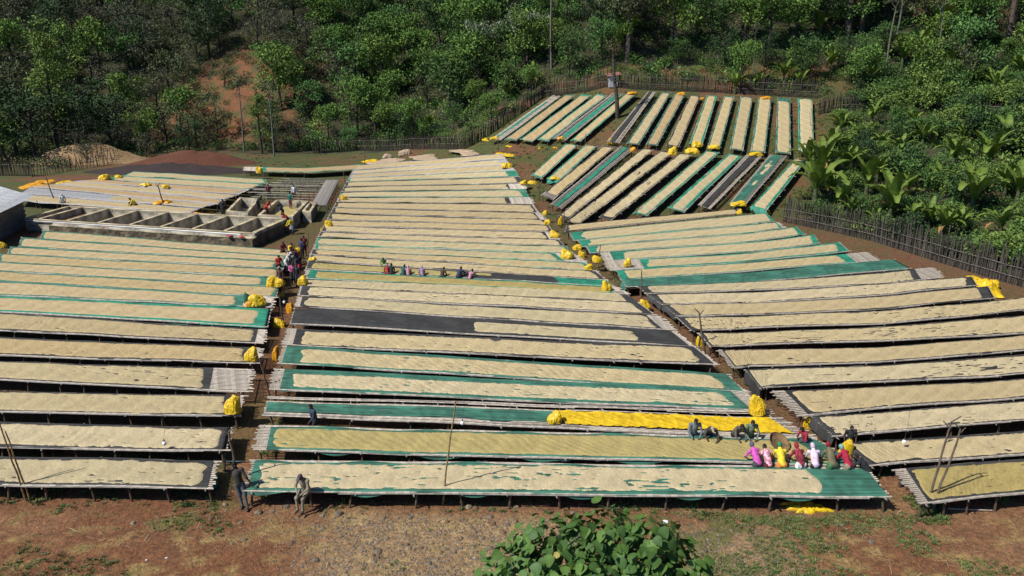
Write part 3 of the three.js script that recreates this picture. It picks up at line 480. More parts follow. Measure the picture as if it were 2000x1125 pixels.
function basin(label, fl, fr, bl, br, H, opt = {}) {
  const a = at(...fl, H), b = at(...fr, H), c = at(...bl, H), f = frameAt(a, b), dep = Math.abs(c.clone().sub(a).dot(f.n)), shift = c.clone().sub(a).dot(f.e), g0 = ground(a.x, a.z);
  const o = thing('washing_basin', label, 'water tank', V(a.x, g0, a.z), f.turn), L = f.l, T = 0.28;
  const wallQ = (name, x0, z0, x1, z1, hh, skew) => {                 // slanted walls follow the basin's skewed plan
    const b = new MB(), X = (x, z) => x + (-z / dep) * shift, pts = [[x0, z0], [x1, z0], [x1, z1], [x0, z1]].map(([x, z]) => [X(x, z), z]);
    const lo = pts.map(([x, z]) => b.v(x, -0.2, z, null, x, 0)), hi = pts.map(([x, z]) => b.v(x, hh, z, null, x, hh)), tp = pts.map(([x, z]) => b.v(x, hh, z, null, x, z));
    for (let k = 0; k < 4; k++) b.quad(lo[k], lo[(k + 1) % 4], hi[(k + 1) % 4], hi[k]); b.quad(...tp);
    const wm = mesh(name, b.geo(true), M.concrete, o);
    const c = new MB(), q = pts.map(([x, z]) => c.v(x, hh + 0.004, z, null, x, z)), w = pts.map(([x, z]) => c.v(x, hh + 0.05, z, null, x, z)); for (let k = 0; k < 4; k++) c.quad(q[k], q[(k + 1) % 4], w[(k + 1) % 4], w[k]); c.quad(w[0], w[1], w[2], w[3]); mesh('coping', c.geo(true), M.rim, wm);
  };
  wallQ('front_wall', 0, 0, L, -T, H); wallQ('back_wall', 0, -dep + T, L, -dep, H); wallQ('side_wall', 0, -T - 0.002, T, -dep + T + 0.002, H + 0.003); wallQ('side_wall', L - T, -T - 0.002, L, -dep + T + 0.002, H + 0.003);
  const fl2 = new MB(), X = (x, z) => x + (-z / dep) * shift; fl2.quad(...[[T, -T], [L - T, -T], [L - T, -dep + T], [T, -dep + T]].map(([x, z]) => fl2.v(X(x, z), opt.fill ?? 0.1, z, null, x, z))); mesh(opt.fill ? 'soaking_coffee' : 'floor', fl2.geo(), opt.fill ? M.bean.w[0] : M.concrete, o);
  return o;
}
{
  basin('empty square concrete basin with a red cloth on its corner', [441.6, 413], [484, 416.5], [468, 386], [532, 390.6], 1.05);
  basin('concrete basin of soaking coffee with a worker standing in it', [503, 421], [572, 423.6], [540, 390.6], [600, 394], 1.15, { fill: 0.55 });
  basin('narrow concrete basin beside the coffee soaking basin', [590, 413], [607, 415], [603, 394.5], [621.6, 395.5], 1.0);
}
function lump(rx, ry, rz, seed, fold = 0.35, det = 18) {               // bunched plastic sheet sitting on y = 0
  const g = new THREE.IcosahedronGeometry(1, det), p = g.attributes.position, uv = g.attributes.uv, k1 = 3 + Math.floor(hash(Math.floor(seed * 10), 1) * 3), k2 = 5 + Math.floor(hash(Math.floor(seed * 10), 2) * 4);
  const ridge = (t) => 1 - Math.abs(((t % 1) + 1) % 1 * 2 - 1);
  for (let i = 0; i < p.count; i++) {
    const x = p.getX(i), y = p.getY(i), z = p.getZ(i), th = Math.atan2(z, x) / 6.2832, w = noise3(x * 1.3 + seed, y * 1.3, z * 1.3 + 9), w2 = noise3(x * 2.6 + seed, y * 2.6, z * 2.6 + 3), side = 1 - y * y;
    const sq = Math.pow(Math.pow(Math.abs(x), 3.4) + Math.pow(Math.abs(y), 3.4) + Math.pow(Math.abs(z), 3.4), -1 / 3.4), sl = 1 - 0.35 * ss(0.1, 0.9, y) * (hash(Math.floor(seed * 10), 4) < 0.5 ? ss(-0.6, 0.9, x) : ss(0.6, -0.9, x));
    let r = sq * sl * (0.74 + fold * (0.8 * (w - 0.5) + side * (0.16 * Math.pow(ridge(th * k1 + 0.6 * w + 0.25 * y), 3) + 0.10 * Math.pow(ridge(th * k2 + 0.9 * w2 - 0.4 * y), 3)) + 0.16 * Math.pow(ridge(w2 * 2.2 + y * 0.8), 3)));
    let Y = y * r; if (Y < -0.25) Y = -0.25 + (Y + 0.25) * 0.15;
    const sp = 1 + 0.35 * clamp(0.2 - Y) * fold;
    p.setXYZ(i, x * r * sp * rx, (Y + 0.32) / 1.28 * ry, z * r * sp * rz); uv.setXY(i, x * rx + z * rz, y * ry);
  }
  g.computeVertexNormals(); return g;
}
function patch(rx, rz, h, seed) {                                      // loose crumpled sheet lying flat
  const b = new MB(), n = 40, m = 14, ridge = (t) => 1 - Math.abs(2 * t - 1);
  for (let j = 0; j <= m; j++) for (let i = 0; i <= n; i++) {
    const a = i / n * 6.28318, q = j / m, R = 0.42 + 0.75 * noise(Math.cos(a) * 2.3 + seed, Math.sin(a) * 2.3, 191) + 0.25 * noise(Math.cos(a) * 5, Math.sin(a) * 5 + seed, 192), x = Math.cos(a) * q * R * rx, z = Math.sin(a) * q * R * rz, f = 1.6 / Math.max(0.35, Math.min(rx, rz));
    const y = 0.03 + h * (0.55 * Math.pow(ridge(noise(x * f + seed, z * f, 193)), 2) + 0.35 * Math.pow(ridge(noise(x * f * 2.1 + seed, z * f * 2.1, 194)), 3) + 0.5 * noise(x * f * 0.5, z * f * 0.5 + seed, 195)) * (1 - 0.75 * q * q * q) - (j === m ? 0.05 : 0);
    b.v(x, y, z, null, x, z);
  }
  for (let j = 0; j < m; j++) for (let i = 0; i < n; i++) { const q = j * (n + 1) + i; b.quad(q, q + 1, q + n + 2, q + n + 1); }
  return b.geo();
}
const px2m = (px, d) => px * d / FOCAL;

// ---------------------------------------------------------------- block building with tin roof
{
  const k = at(55, 439, 0), j = at(0, 469, 0), f = frameAt(k, j), o = thing('block_building', 'grey concrete block shed with a pale sheet metal roof beside the basins', 'shed', k.clone(), f.turn);
  const Lw = 9, dep = 5.5, h = 2.55, inn = 1;                          // local x runs from the far corner towards the viewpoint, local +z is the outside face or -z
  const side = V(1, 0, 0).dot(V(Math.sin(f.turn), 0, Math.cos(f.turn))) > 0 ? 1 : -1;   // outside lies towards the tanks
  boxMesh('wall_core', Lw / 2, h / 2, -side * (0.12 + dep / 2), Lw - 0.02, h, dep, M.mortar, o);
  const blockMats = [0.85, 1, 1.15].map((t) => std([0.175 * t, 0.17 * t, 0.165 * t], { map: concTex })), bg = new MB().box(0, 0, 0, 0.395, 0.185, 0.12).geo(true);
  for (let r = 0; r < 12; r++) for (let i = 0; i < 17; i++) { const m = mesh('block', bg, pick(blockMats), o); m.position.set(0.2 + i * 0.41 + (r % 2) * 0.2, 0.11 + r * 0.205, -side * (0.055 + rr(-0.006, 0.006))); }
  const roof = new MB(), n = 90, z0 = side * 0.7, z1 = -side * (dep / 2 + 0.1), z2 = -side * (dep + 0.8);
  for (let i = 0; i <= n; i++) { const x = lerp(-0.75, Lw + 0.7, i / n), w = 0.02 * Math.sin(i * 2.1); for (const [z, y] of [[z0, h - 0.05], [z1, h + 1.25], [z2, h - 0.05]]) roof.v(x, y + w, z, null, x, z); }
  for (let i = 0; i < n; i++) for (let q = 0; q < 2; q++) { const a = i * 3 + q; roof.quad(a, a + 1, a + 4, a + 3); }
  mesh('roof', roof.geo(), M.tin, o);
}

// ---------------------------------------------------------------- husk and pulp heaps
function heap(label, cx, cy, rx, rz, h, col, seed) {
  const c = at(cx, cy, 0), b = new MB(), n = 44, m = 26, mat = std([1, 1, 1], { vertexColors: true, map: soilTex, bumpMap: soilBump, bumpScale: 0.06 });
  for (let j = 0; j <= m; j++) for (let i = 0; i <= n; i++) {
    const a = i / n * Math.PI * 2, r = j / m, x = Math.cos(a) * r * rx * (1 + 0.25 * (noise(Math.cos(a) * 1.5 + seed, Math.sin(a) * 1.5, 131) - 0.5)), z = Math.sin(a) * r * rz;
    const y = h * Math.pow(Math.cos(r * Math.PI / 2), 1.3) * (0.8 + 0.4 * fbm(x * 0.25 + seed, z * 0.3, 133, 3)) + 0.55 * (fbm(x * 0.9, z * 1.1 + seed, 135, 4) - 0.5) * (1 - r), t = 0.8 + 0.4 * fbm(x * 0.7, z * 0.7 + seed, 137, 4);
    b.v(x, ground(c.x + x, c.z + z) - c.y + y - 0.08 * r, z, [col[0] * t, col[1] * t, col[2] * t], x, z);
  }
  for (let j = 0; j < m; j++) for (let i = 0; i < n; i++) { const q = j * (n + 1) + i; b.quad(q, q + n + 1, q + n + 2, q + 1); }
  const o = mesh('husk_heap', b.geo(), mat); o.position.copy(c); tag(o, label, 'heap');
}
heap('broad pale tan husk heap behind the stake fence', 168, 315, 9.6, 3.4, 2.4, [0.44, 0.28, 0.13], 1);
heap('rust red heap of husks beside the tan heap', 378, 319, 9.5, 3.8, 1.6, [0.17, 0.052, 0.020], 2);
heap('low dark purple brown heap of coffee pulp before the red heap', 335, 335, 12.5, 3.4, 0.95, [0.052, 0.030, 0.028], 3);

// ---------------------------------------------------------------- empty trestles
[[[548, 352], [648, 353.5], 6], [[528, 360], [640, 362], 7], [[496, 366.5], [636, 369], 8], [[492, 374], [630, 377], 8], [[500, 383], [622, 387], 6]].forEach(([a, b], i) => {
  const p = at(...a, TOP), q = at(...b, TOP), f = frameAt(p, q), c = p.clone().lerp(q, 0.5), g0 = ground(c.x, c.z), o = thing('empty_trestle', `${ordinal[i]} empty stick trestle row counting from the single bed towards the basins`, 'trestle', V(c.x, g0, c.z), f.turn, 'empty trestle rows');
  const n = 6; for (let k = 0; k <= n; k++) { const x = lerp(-f.l / 2, f.l / 2, k / n) + rr(-0.2, 0.2); for (const z of [-0.7, 0.7]) stick('leg', V(x + rr(-0.1, 0.1), -0.05, z), V(x, TOP, z), rr(0.04, 0.055), M.post, o); stick('crossbar', V(x, TOP, -0.85), V(x, TOP, 0.85), 0.035, M.caneGrey, o); }
  for (const z of [-0.7, 0.7]) stick('rail', V(-f.l / 2 - 0.2, TOP + 0.06, z), V(f.l / 2 + 0.2, TOP + 0.06, z + rr(-0.06, 0.06)), 0.04, i % 2 ? M.cane : M.caneGrey, o);
  if (i < 2) for (let s = 0; s < 3; s++) { const x = -f.l * 0.32 + s * f.l * 0.24; for (let k = 0; k < 9; k++) stick('slat', V(x + k * 0.15 - 0.1, TOP + 0.10, -0.62), V(x + k * 0.15 + 0.1, TOP + 0.11, 0.62), 0.045, M.caneGrey, o); }
});
{
  const p = at(622, 402, TOP), q = at(648, 354, TOP), f = frameAt(p, q), c = p.clone().lerp(q, 0.5), o = thing('ladder_trestle', 'long slatted trestle like a ladder leading away from the narrow basin', 'trestle', V(c.x, ground(c.x, c.z), c.z), f.turn);
  const n = 26; for (let k = 0; k <= n; k++) { const x = lerp(-f.l / 2, f.l / 2, k / n); for (let s = 0; s < 2; s++) stick('slat', V(x + s * 0.22, TOP + 0.05, -0.75), V(x + s * 0.22, TOP + 0.05, 0.75), 0.05, M.caneGrey, o); if (k % 3 === 0) for (const z of [-0.7, 0.7]) stick('leg', V(x, -0.05, z * 1.1), V(x, TOP, z), 0.05, M.post, o); }
  for (const z of [-0.72, 0.72]) stick('rail', V(-f.l / 2 - 0.2, TOP - 0.01, z), V(f.l / 2 + 0.2, TOP - 0.01, z), 0.045, M.caneGrey, o);
}

// ---------------------------------------------------------------- stick fences
const pickMats = [[0.085, 0.067, 0.052], [0.12, 0.098, 0.078], [0.06, 0.048, 0.04], [0.17, 0.142, 0.115]].map((c) => std(c, { map: barkTex })), railMat = std([0.26, 0.225, 0.19], { map: barkTex });
function fence(label, px, H, gap, single, rails, opt = {}) {
  const pts = px.map(([x, y]) => at(x, y, 0)), o = thing('stick_fence', label, 'fence', pts[0].clone()); const base = pts[0], mb = new MB();
  let total = 0; const cum = [0]; for (let k = 1; k < pts.length; k++) { total += pts[k].distanceTo(pts[k - 1]); cum.push(total); }
  const along = (l) => { let k = 0; while (k < pts.length - 2 && l > cum[k + 1]) k++; const q = pts[k].clone().lerp(pts[k + 1], (l - cum[k]) / (cum[k + 1] - cum[k])); q.y = ground(q.x, q.z); return q.sub(base); };
  let count = 0;
  for (let l = 0; l < total; l += gap * rr(0.55, 1.35)) {
    const a = along(l), h = H * rr(0.7, 1.12) * (rnd() < 0.06 ? 1.2 : 1), lean = opt.lean ?? 0.07, b = V(a.x + rr(-lean, lean) * h, a.y + h, a.z + rr(-lean, lean) * h); a.y -= 0.1; a.x += rr(-0.05, 0.05); a.z += rr(-0.05, 0.05);
    const r = rr(0.025, 0.052) * (opt.thick ?? 1);
    if (single && count++ < 300) stick('picket', a, b, r, pick(pickMats), o); else { const m = a.clone().lerp(b, 0.5); m.x += rr(-0.03, 0.03); mb.tube([a, m, b], r, 4); }
  }
  if (mb.p.length) mesh('picket_row', mb.geo(), pickMats[0], o, 'stuff');
  for (const f of rails) for (let l = 0; l < total - 1; l += 4) {
    const q = []; for (let s = 0; s <= 4; s++) { const d = clamp(l + s * 1.15, 0, total), a = along(d); a.y += H * f + 0.08 * (noise(d, f * 9, 141) - 0.5); a.z += 0.07; a.x -= 0.05; q.push(a); }
    const b = new MB(); b.tube(q, 0.033, 5); mesh('rail', b.geo(), railMat, o);
  }
  return o;
}
fence('tall dark picket fence of split sticks below the false bananas', [[1530, 434], [1600, 448], [1700, 470], [1800, 502], [1900, 533], [2000, 562], [2080, 590]], 2.4, 0.085, true, [0.25, 0.55], { lean: 0.09 });
fence('dark stick fence along the top of the upper terrace', [[1062, 190], [1150, 179], [1250, 175.5], [1400, 181], [1597, 192]], 2.3, 0.13, false, [0.35, 0.72]);
fence('stick fence climbing from the trees to the upper terrace corner', [[905, 292], [960, 262], [1012, 226], [1062, 190]], 2.0, 0.12, false, [0.6]);
fence('weathered leaning stick fence at the foot of the wooded slope', [[612, 300], [700, 294], [800, 292], [905, 292]], 1.9, 0.11, false, [0.4, 0.8], { lean: 0.22 });
fence('short stick fence end beyond the upper terrace', [[1597, 224], [1650, 214], [1730, 206]], 2.1, 0.12, false, [0.3, 0.7]);
fence('stick fence above the bare bank behind the shrubs', [[1885, 228], [1945, 233], [2030, 238]], 1.9, 0.14, false, [0.4, 0.75]);
fence('open fence of crossed stakes in front of the tan heap', [[62, 346], [120, 336], [180, 327], [238, 316]], 1.9, 0.34, true, [0.4], { lean: 0.2, thick: 1.1 });
fence('dark close stick fence behind the metal roof', [[-60, 345], [0, 343], [64, 344]], 2.0, 0.11, false, [0.7]);

// ---------------------------------------------------------------- poles, lamps and wires
function pole(name, label, bx, by, tx, ty, r, mat, opt = {}) {
  const a = at(bx, by, 0), d = ray(tx, ty), t = (a.z + (opt.dz ?? 0)) / d.z, b = V(d.x * t, EYE + d.y * t, d.z * t), o = thing(name, label, 'pole', a.clone(), 0, opt.group), q = b.clone().sub(a), pts = [];
  for (let k = 0; k <= 6; k++) { const p = q.clone().multiplyScalar(k / 6); if (k && k < 6) { p.x += rr(-0.03, 0.03) * (opt.bend ?? 1); p.z += rr(-0.03, 0.03) * (opt.bend ?? 1); } if (!k) p.y -= 0.2; pts.push(p); }
  const m = new MB(); m.tube(pts, (t) => r * (1.15 - 0.45 * t), 7); mesh('shaft', m.geo(), mat, o); o.userData.tip = b.toArray();
  if (opt.fork) { const sh = o.children[0]; stick('fork', q.clone(), q.clone().add(V(0.35 * opt.fork, 0.22, 0)), r * 0.6, mat, sh); stick('fork', q.clone().multiplyScalar(0.93), q.clone().multiplyScalar(0.93).add(V(-0.3 * opt.fork, 0.3, 0)), r * 0.5, mat, sh); }
  return b;
}
const tips = {};
tips.bam = pole('bamboo_pole', 'tall thin bamboo pole standing before the first centre bed', 864, 985, 890, 783, 0.035, M.bamboo);
pole('bamboo_pole', 'taller of two slanting bamboo poles at the tank-side corner bed', 52, 978, -4, 818, 0.035, M.bamboo, { dz: 0.2 });
pole('bamboo_pole', 'shorter of two slanting bamboo poles at the tank-side corner bed', 60, 978, 10, 842, 0.035, M.bamboo);
pole('forked_pole', 'straighter forked pole of the pair at the fence-side corner bed', 1808, 998, 1858, 824, 0.045, M.pole, { fork: 0.9 });
pole('forked_pole', 'bent forked pole of the pair at the fence-side corner bed', 1820, 998, 1876, 838, 0.045, M.pole, { bend: 2, fork: -0.7 });
tips.a = pole('aisle_pole', 'thin pole in the aisle beside the bare cane bed end', 1168, 522, 1173, 477, 0.045, M.pole);
tips.b = pole('aisle_pole', 'pole in the aisle above a bright yellow hanging sack', 1252, 592, 1253, 528, 0.05, M.pole);
tips.c = pole('aisle_pole', 'pole in the aisle with a yellow cloth at its foot', 1377, 694, 1365, 610, 0.06, M.pole, { fork: -0.7 });
tips.d = pole('aisle_pole', 'dark pole in the aisle between tank-side and centre blocks', 554, 634, 545, 575, 0.05, M.post);
pole('aisle_pole', 'thin dark pole leaning in the aisle by the bare cane table', 528, 776, 507, 700, 0.045, M.post);
pole('aisle_pole', 'slim pole amid the crowd in the aisle', 579, 560, 577, 505, 0.04, M.pole);
pole('aisle_pole', 'slim pole beside the tallest standing pair of workers', 601, 502, 602, 455, 0.035, M.pole);
pole('aisle_pole', 'short pole by the narrow basin', 637, 430, 640, 398, 0.05, M.pole);
pole('aisle_pole', 'pole at the top end of the centre block', 676, 372, 671, 335, 0.06, M.post);
pole('thin_post', 'thin dark post where the tarps meet the grass slope', 973, 303, 973, 262, 0.05, M.post);
pole('thin_post', 'thin dark post at the end of the first lower-terrace bed', 1054, 392, 1053, 352, 0.05, M.post);
pole('thin_post', 'thin dark post near the upper-terrace grass gap', 1143, 288, 1144, 260, 0.05, M.post);
pole('thin_post', 'thin dark post beside the yellow cloth at the aisle head', 1102, 442, 1102, 412, 0.05, M.post);
pole('leaning_pole', 'long leaning pole rising from behind the basins near the shed', 110, 402, 90, 347, 0.06, M.post);
pole('leaning_pole', 'leaning pole with a branched top behind the middle basins', 324, 413, 308, 362, 0.07, M.post, { fork: 0.8 });
pole('leaning_pole', 'thin leaning stick beside the shed roof', 86, 416, 71, 391, 0.035, M.post);
pole('thin_post', 'thin post by the single bed on the slope', 712, 328, 713, 296, 0.05, M.post);
pole('thin_post', 'pale stick standing beside the last upper-terrace bed', 1584, 258, 1581, 219, 0.035, M.caneGrey);
const wireMat = std([0.05, 0.05, 0.05]);
function wire(label, a, b, sag) { const q = []; for (let k = 0; k <= 14; k++) { const p = a.clone().lerp(b, k / 14); p.y -= sag * 4 * (k / 14) * (1 - k / 14); q.push(p); } const m = new MB(); m.tube(q, 0.007, 4); tag(mesh('wire', m.geo(), wireMat), label, 'cable'); }
wire('thin cable between the two upper aisle poles', tips.a, tips.b, 0.3);
wire('thin cable between the sack pole and the forked aisle pole', tips.b, tips.c, 0.4);
function bulb(label, px, py, h) { const p = at(px, py, h), o = thing('lamp_bulb', label, 'bulb', p); const g = new THREE.SphereGeometry(0.085, 14, 10); g.scale(1, 1.15, 1); mesh('globe', g, M.white, o); const c = new MB(); c.tube([V(0, 0.08, 0), V(0, 0.17, 0)], 0.03, 6); mesh('socket', c.geo(), wireMat, o); const w = new MB(); w.tube([V(0, 0.17, 0), V(0.1, 0.8, -0.1), V(0, 1.6, 0)], 0.006, 4); mesh('flex', w.geo(), wireMat, o); }
bulb('white bulb hanging above the second yard-side fence-block bed', 1766, 863, 1.0);
bulb('white bulb hanging over the bare cane bed', 903, 826, 1.0);
bulb('white bulb hanging over the black net bed by the yard', 321, 866, 1.0);
bulb('white bulb hanging in the crowded aisle', 555, 590, 1.0);

// ---------------------------------------------------------------- plastic sheets and sacks
let lumpN = 0;
const where = (cx, by) => { let best = null, bd = 1e9; for (const k in beds) { const b = beds[k]; if (!b.L) continue; const n = drape(b.spec.near, 16), f = drape(b.spec.far, 16); for (let i = 0; i <= 16; i++) for (const q of [n[i], f[i]]) { const d = Math.hypot(q[0] - cx, (q[1] - by) * 1.5); if (d < bd) { bd = d; best = b; } } } return best.spec.coffeeLabel.split(' coffee spread on the ')[1]; };
function sack(cx, by, w, h, onBed, kind = 'yellow', style = 'bundled') {
  if (style === 'bundled') { w *= 1.12; h *= 0.98; }
  const p = at(cx, by, onBed ? TOP + 0.03 : -0.02), d = p.length(), rx = px2m(w / 2, d), ry = Math.max(0.12, px2m(h, d) / Math.cos(0.4) - (style === 'spread' ? 0.2 : 0)), rz = style === 'hanging' ? 0.22 : style === 'spread' ? clamp(px2m(h, d) * 0.5 * d / (EYE - p.y), 0.3, onBed ? 0.7 : 4) : Math.min(rx * 0.8, 0.6);
  const m = mesh('plastic_sheet', style === 'spread' ? patch(rx * 1.15, rz, (cx === 1948 ? 0.7 : Math.min(ry, 0.25) + 0.05), (lumpN += 7.3)) : lump(rx, ry, rz, (lumpN += 7.3), 0.5, w > 20 ? 18 : 11), M[kind]); m.position.copy(p); m.position.z -= rz * (style === 'spread' ? 0.85 : 0.4); if (style !== 'spread') m.rotation.y = rr(-0.3, 0.3);
  const col = kind === 'amber' ? 'orange yellow' : kind === 'tarp' ? 'beige' : kind === 'netGreen' ? 'green' : 'yellow';
  tag(m, `${col} plastic sheet ${style} ${onBed ? 'on' : 'by'} the ${where(cx, by)}`, 'plastic sheet', 'plastic sheets left on and beside the beds');
}
for (const s of [
  [455, 808, 34, 40, 1], [490, 706, 24, 30, 1], [500, 598, 34, 24, 1], [486, 599, 18, 14, 1, 'amber'], [537, 560, 32, 22, 1], [546, 640, 24, 18, 0], [566, 612, 16, 26, 0, 'amber', 'hanging'], [543, 582, 22, 14, 0], [575, 497, 24, 14, 0], [590, 556, 18, 20, 1], [539, 706, 15, 34, 0, 'amber', 'hanging'], [609, 508, 14, 6, 1], [671, 390, 12, 11, 1], [641, 443, 16, 14, 1], [630, 456, 8, 12, 0], [1480, 810, 32, 40, 1], [1577, 838, 22, 36, 0, 'yellow', 'hanging'], [1648, 910, 36, 58, 0, 'yellow', 'hanging'],
  [1083, 827, 30, 28, 1], [1367, 676, 15, 24, 0], [1258, 610, 24, 28, 0], [1185, 567, 20, 20, 1], [1150, 527, 19, 12, 1], [1128, 488, 18, 12, 0], [1107, 505, 26, 18, 1], [1136, 504, 16, 16, 0], [1167, 512, 20, 14, 1], [1225, 520, 16, 17, 1], [1083, 463, 20, 12, 1], [1069, 438, 14, 10, 1], [1064, 420, 9, 10, 1], [1094, 440, 9, 19, 0], [1022, 360, 14, 9, 1], [1040, 359, 20, 6, 0], [990, 328, 22, 12, 1], [996, 305, 46, 9, 0, 'yellow', 'spread'], [950, 276, 16, 6, 0, 'yellow', 'spread'], [998, 287, 18, 4, 0, 'yellow', 'spread'], [1060, 292, 22, 7, 0, 'yellow', 'spread'], [1086, 290, 14, 6, 0, 'amber', 'spread'], [965, 272, 18, 6, 1], [1197, 282, 20, 13, 0], [1236, 296, 12, 9, 1, 'amber'], [1095, 272, 14, 6, 1, 'amber'],
  [1314, 302, 16, 16, 1], [1352, 300, 26, 13, 1], [1362, 287, 20, 11, 1], [1395, 291, 22, 9, 1], [1476, 304, 26, 7, 1], [1490, 322, 22, 8, 0, 'amber', 'spread'], [1442, 402, 30, 9, 1], [1496, 420, 18, 10, 0], [1444, 419, 10, 12, 1], [1084, 350, 20, 5, 1], [1235, 184, 18, 5, 1, 'amber'], [1331, 185, 16, 5, 1, 'amber'], [1496, 193, 20, 5, 1, 'amber'], [1372, 194, 8, 4, 0, 'amber'], [1948, 580, 44, 30, 0, 'yellow', 'spread'], [1938, 566, 26, 16, 0], [1838, 544, 8, 8, 0, 'amber'],
  [52, 370, 44, 9, 0, 'amber', 'spread'], [74, 360, 26, 6, 0, 'amber', 'spread'], [117, 362, 28, 7, 0, 'yellow', 'spread'], [132, 365, 24, 5, 0, 'amber', 'spread'], [203, 351, 18, 10, 1], [230, 348, 13, 6, 1], [281, 364, 20, 10, 1, 'yellow', 'spread'], [323, 368, 15, 8, 1], [311, 399, 30, 9, 1, 'amber', 'spread'], [383, 419, 20, 4, 0, 'amber', 'spread'], [405, 418, 16, 4, 0, 'amber', 'spread'], [506, 338, 14, 13, 1], [3, 484, 14, 11, 1], [722, 319, 30, 6, 0, 'yellow', 'spread'],
  [1566, 994, 70, 9, 0, 'amber', 'spread'], [1584, 1004, 84, 13, 0, 'yellow', 'spread'],
  [770, 318, 76, 9, 0, 'tarp', 'spread'], [735, 323, 46, 7, 0, 'tarp', 'spread'], [757, 309, 18, 9, 0, 'tarp'], [790, 304, 26, 12, 0, 'tarp'], [850, 312, 120, 13, 0, 'tarp', 'spread'], [935, 303, 100, 13, 0, 'tarp', 'spread'], [417, 955, 20, 40, 0, 'netGreen', 'hanging'], [482, 592, 16, 22, 1, 'netTeal', 'hanging'],
]) sack(...s);
{                                                                     // the long yellow sheet spread on the bare bed
  const b = beds.M2, l0 = b.lx(1088), l1 = b.lx(1520), m = new MB(), n = 150, k = 16;
  for (let i = 0; i <= n; i++) for (let j = 0; j <= k; j++) {
    const l = lerp(l0, l1, i / n), e = 0.05 * (fbm(l * 1.5, j > 8 ? 3 : 5, 151, 2) - 0.5), w = lerp(0.10, 0.68, j / k) * b.W + e, q = b.P(l + (i === n ? -0.15 * (1 - j / k) : 0), w), r1 = 1 - Math.abs(2 * noise(l * 2.2 + w * 2.5, w * 1.2 - l * 0.6, 153) - 1), r2 = 1 - Math.abs(2 * noise(l * 3.6 - w * 3, w * 2, 155) - 1);
    m.v(q.x, q.y + 0.03 + 0.05 * Math.pow(r1, 4) + 0.035 * Math.pow(r2, 5) + 0.03 * fbm(l, w * 2, 157, 2), q.z, null, l, w);
  }
  for (let i = 0; i < n; i++) for (let j = 0; j < k; j++) { const o = i * (k + 1) + j; m.quad(o, o + k + 1, o + k + 2, o + 1); }
  const o = mesh('plastic_sheet', m.geo(), M.yellow); o.position.copy(b.base); tag(o, 'long wrinkled yellow plastic sheet spread along the bare bamboo bed', 'plastic sheet');
}
{                                                                     // winnowing basket on the damp bed
  const p = beds.M1.px(1525, 0.6, 0.05), pr = [[0, 0], [0.3, 0.01], [0.42, 0.06], [0.47, 0.15], [0.45, 0.15], [0.4, 0.08], [0.28, 0.03], [0, 0.02]].map(([x, y]) => new THREE.Vector2(x, y)), m = mesh('basket', new THREE.LatheGeometry(pr, 32), std([0.26, 0.165, 0.075], { map: caneTex })); m.position.copy(p); m.position.y += 0.16; m.rotation.set(0.5, 0, -0.35); tag(m, 'round woven winnowing basket tilted on the damp coffee between the workers', 'basket');
}

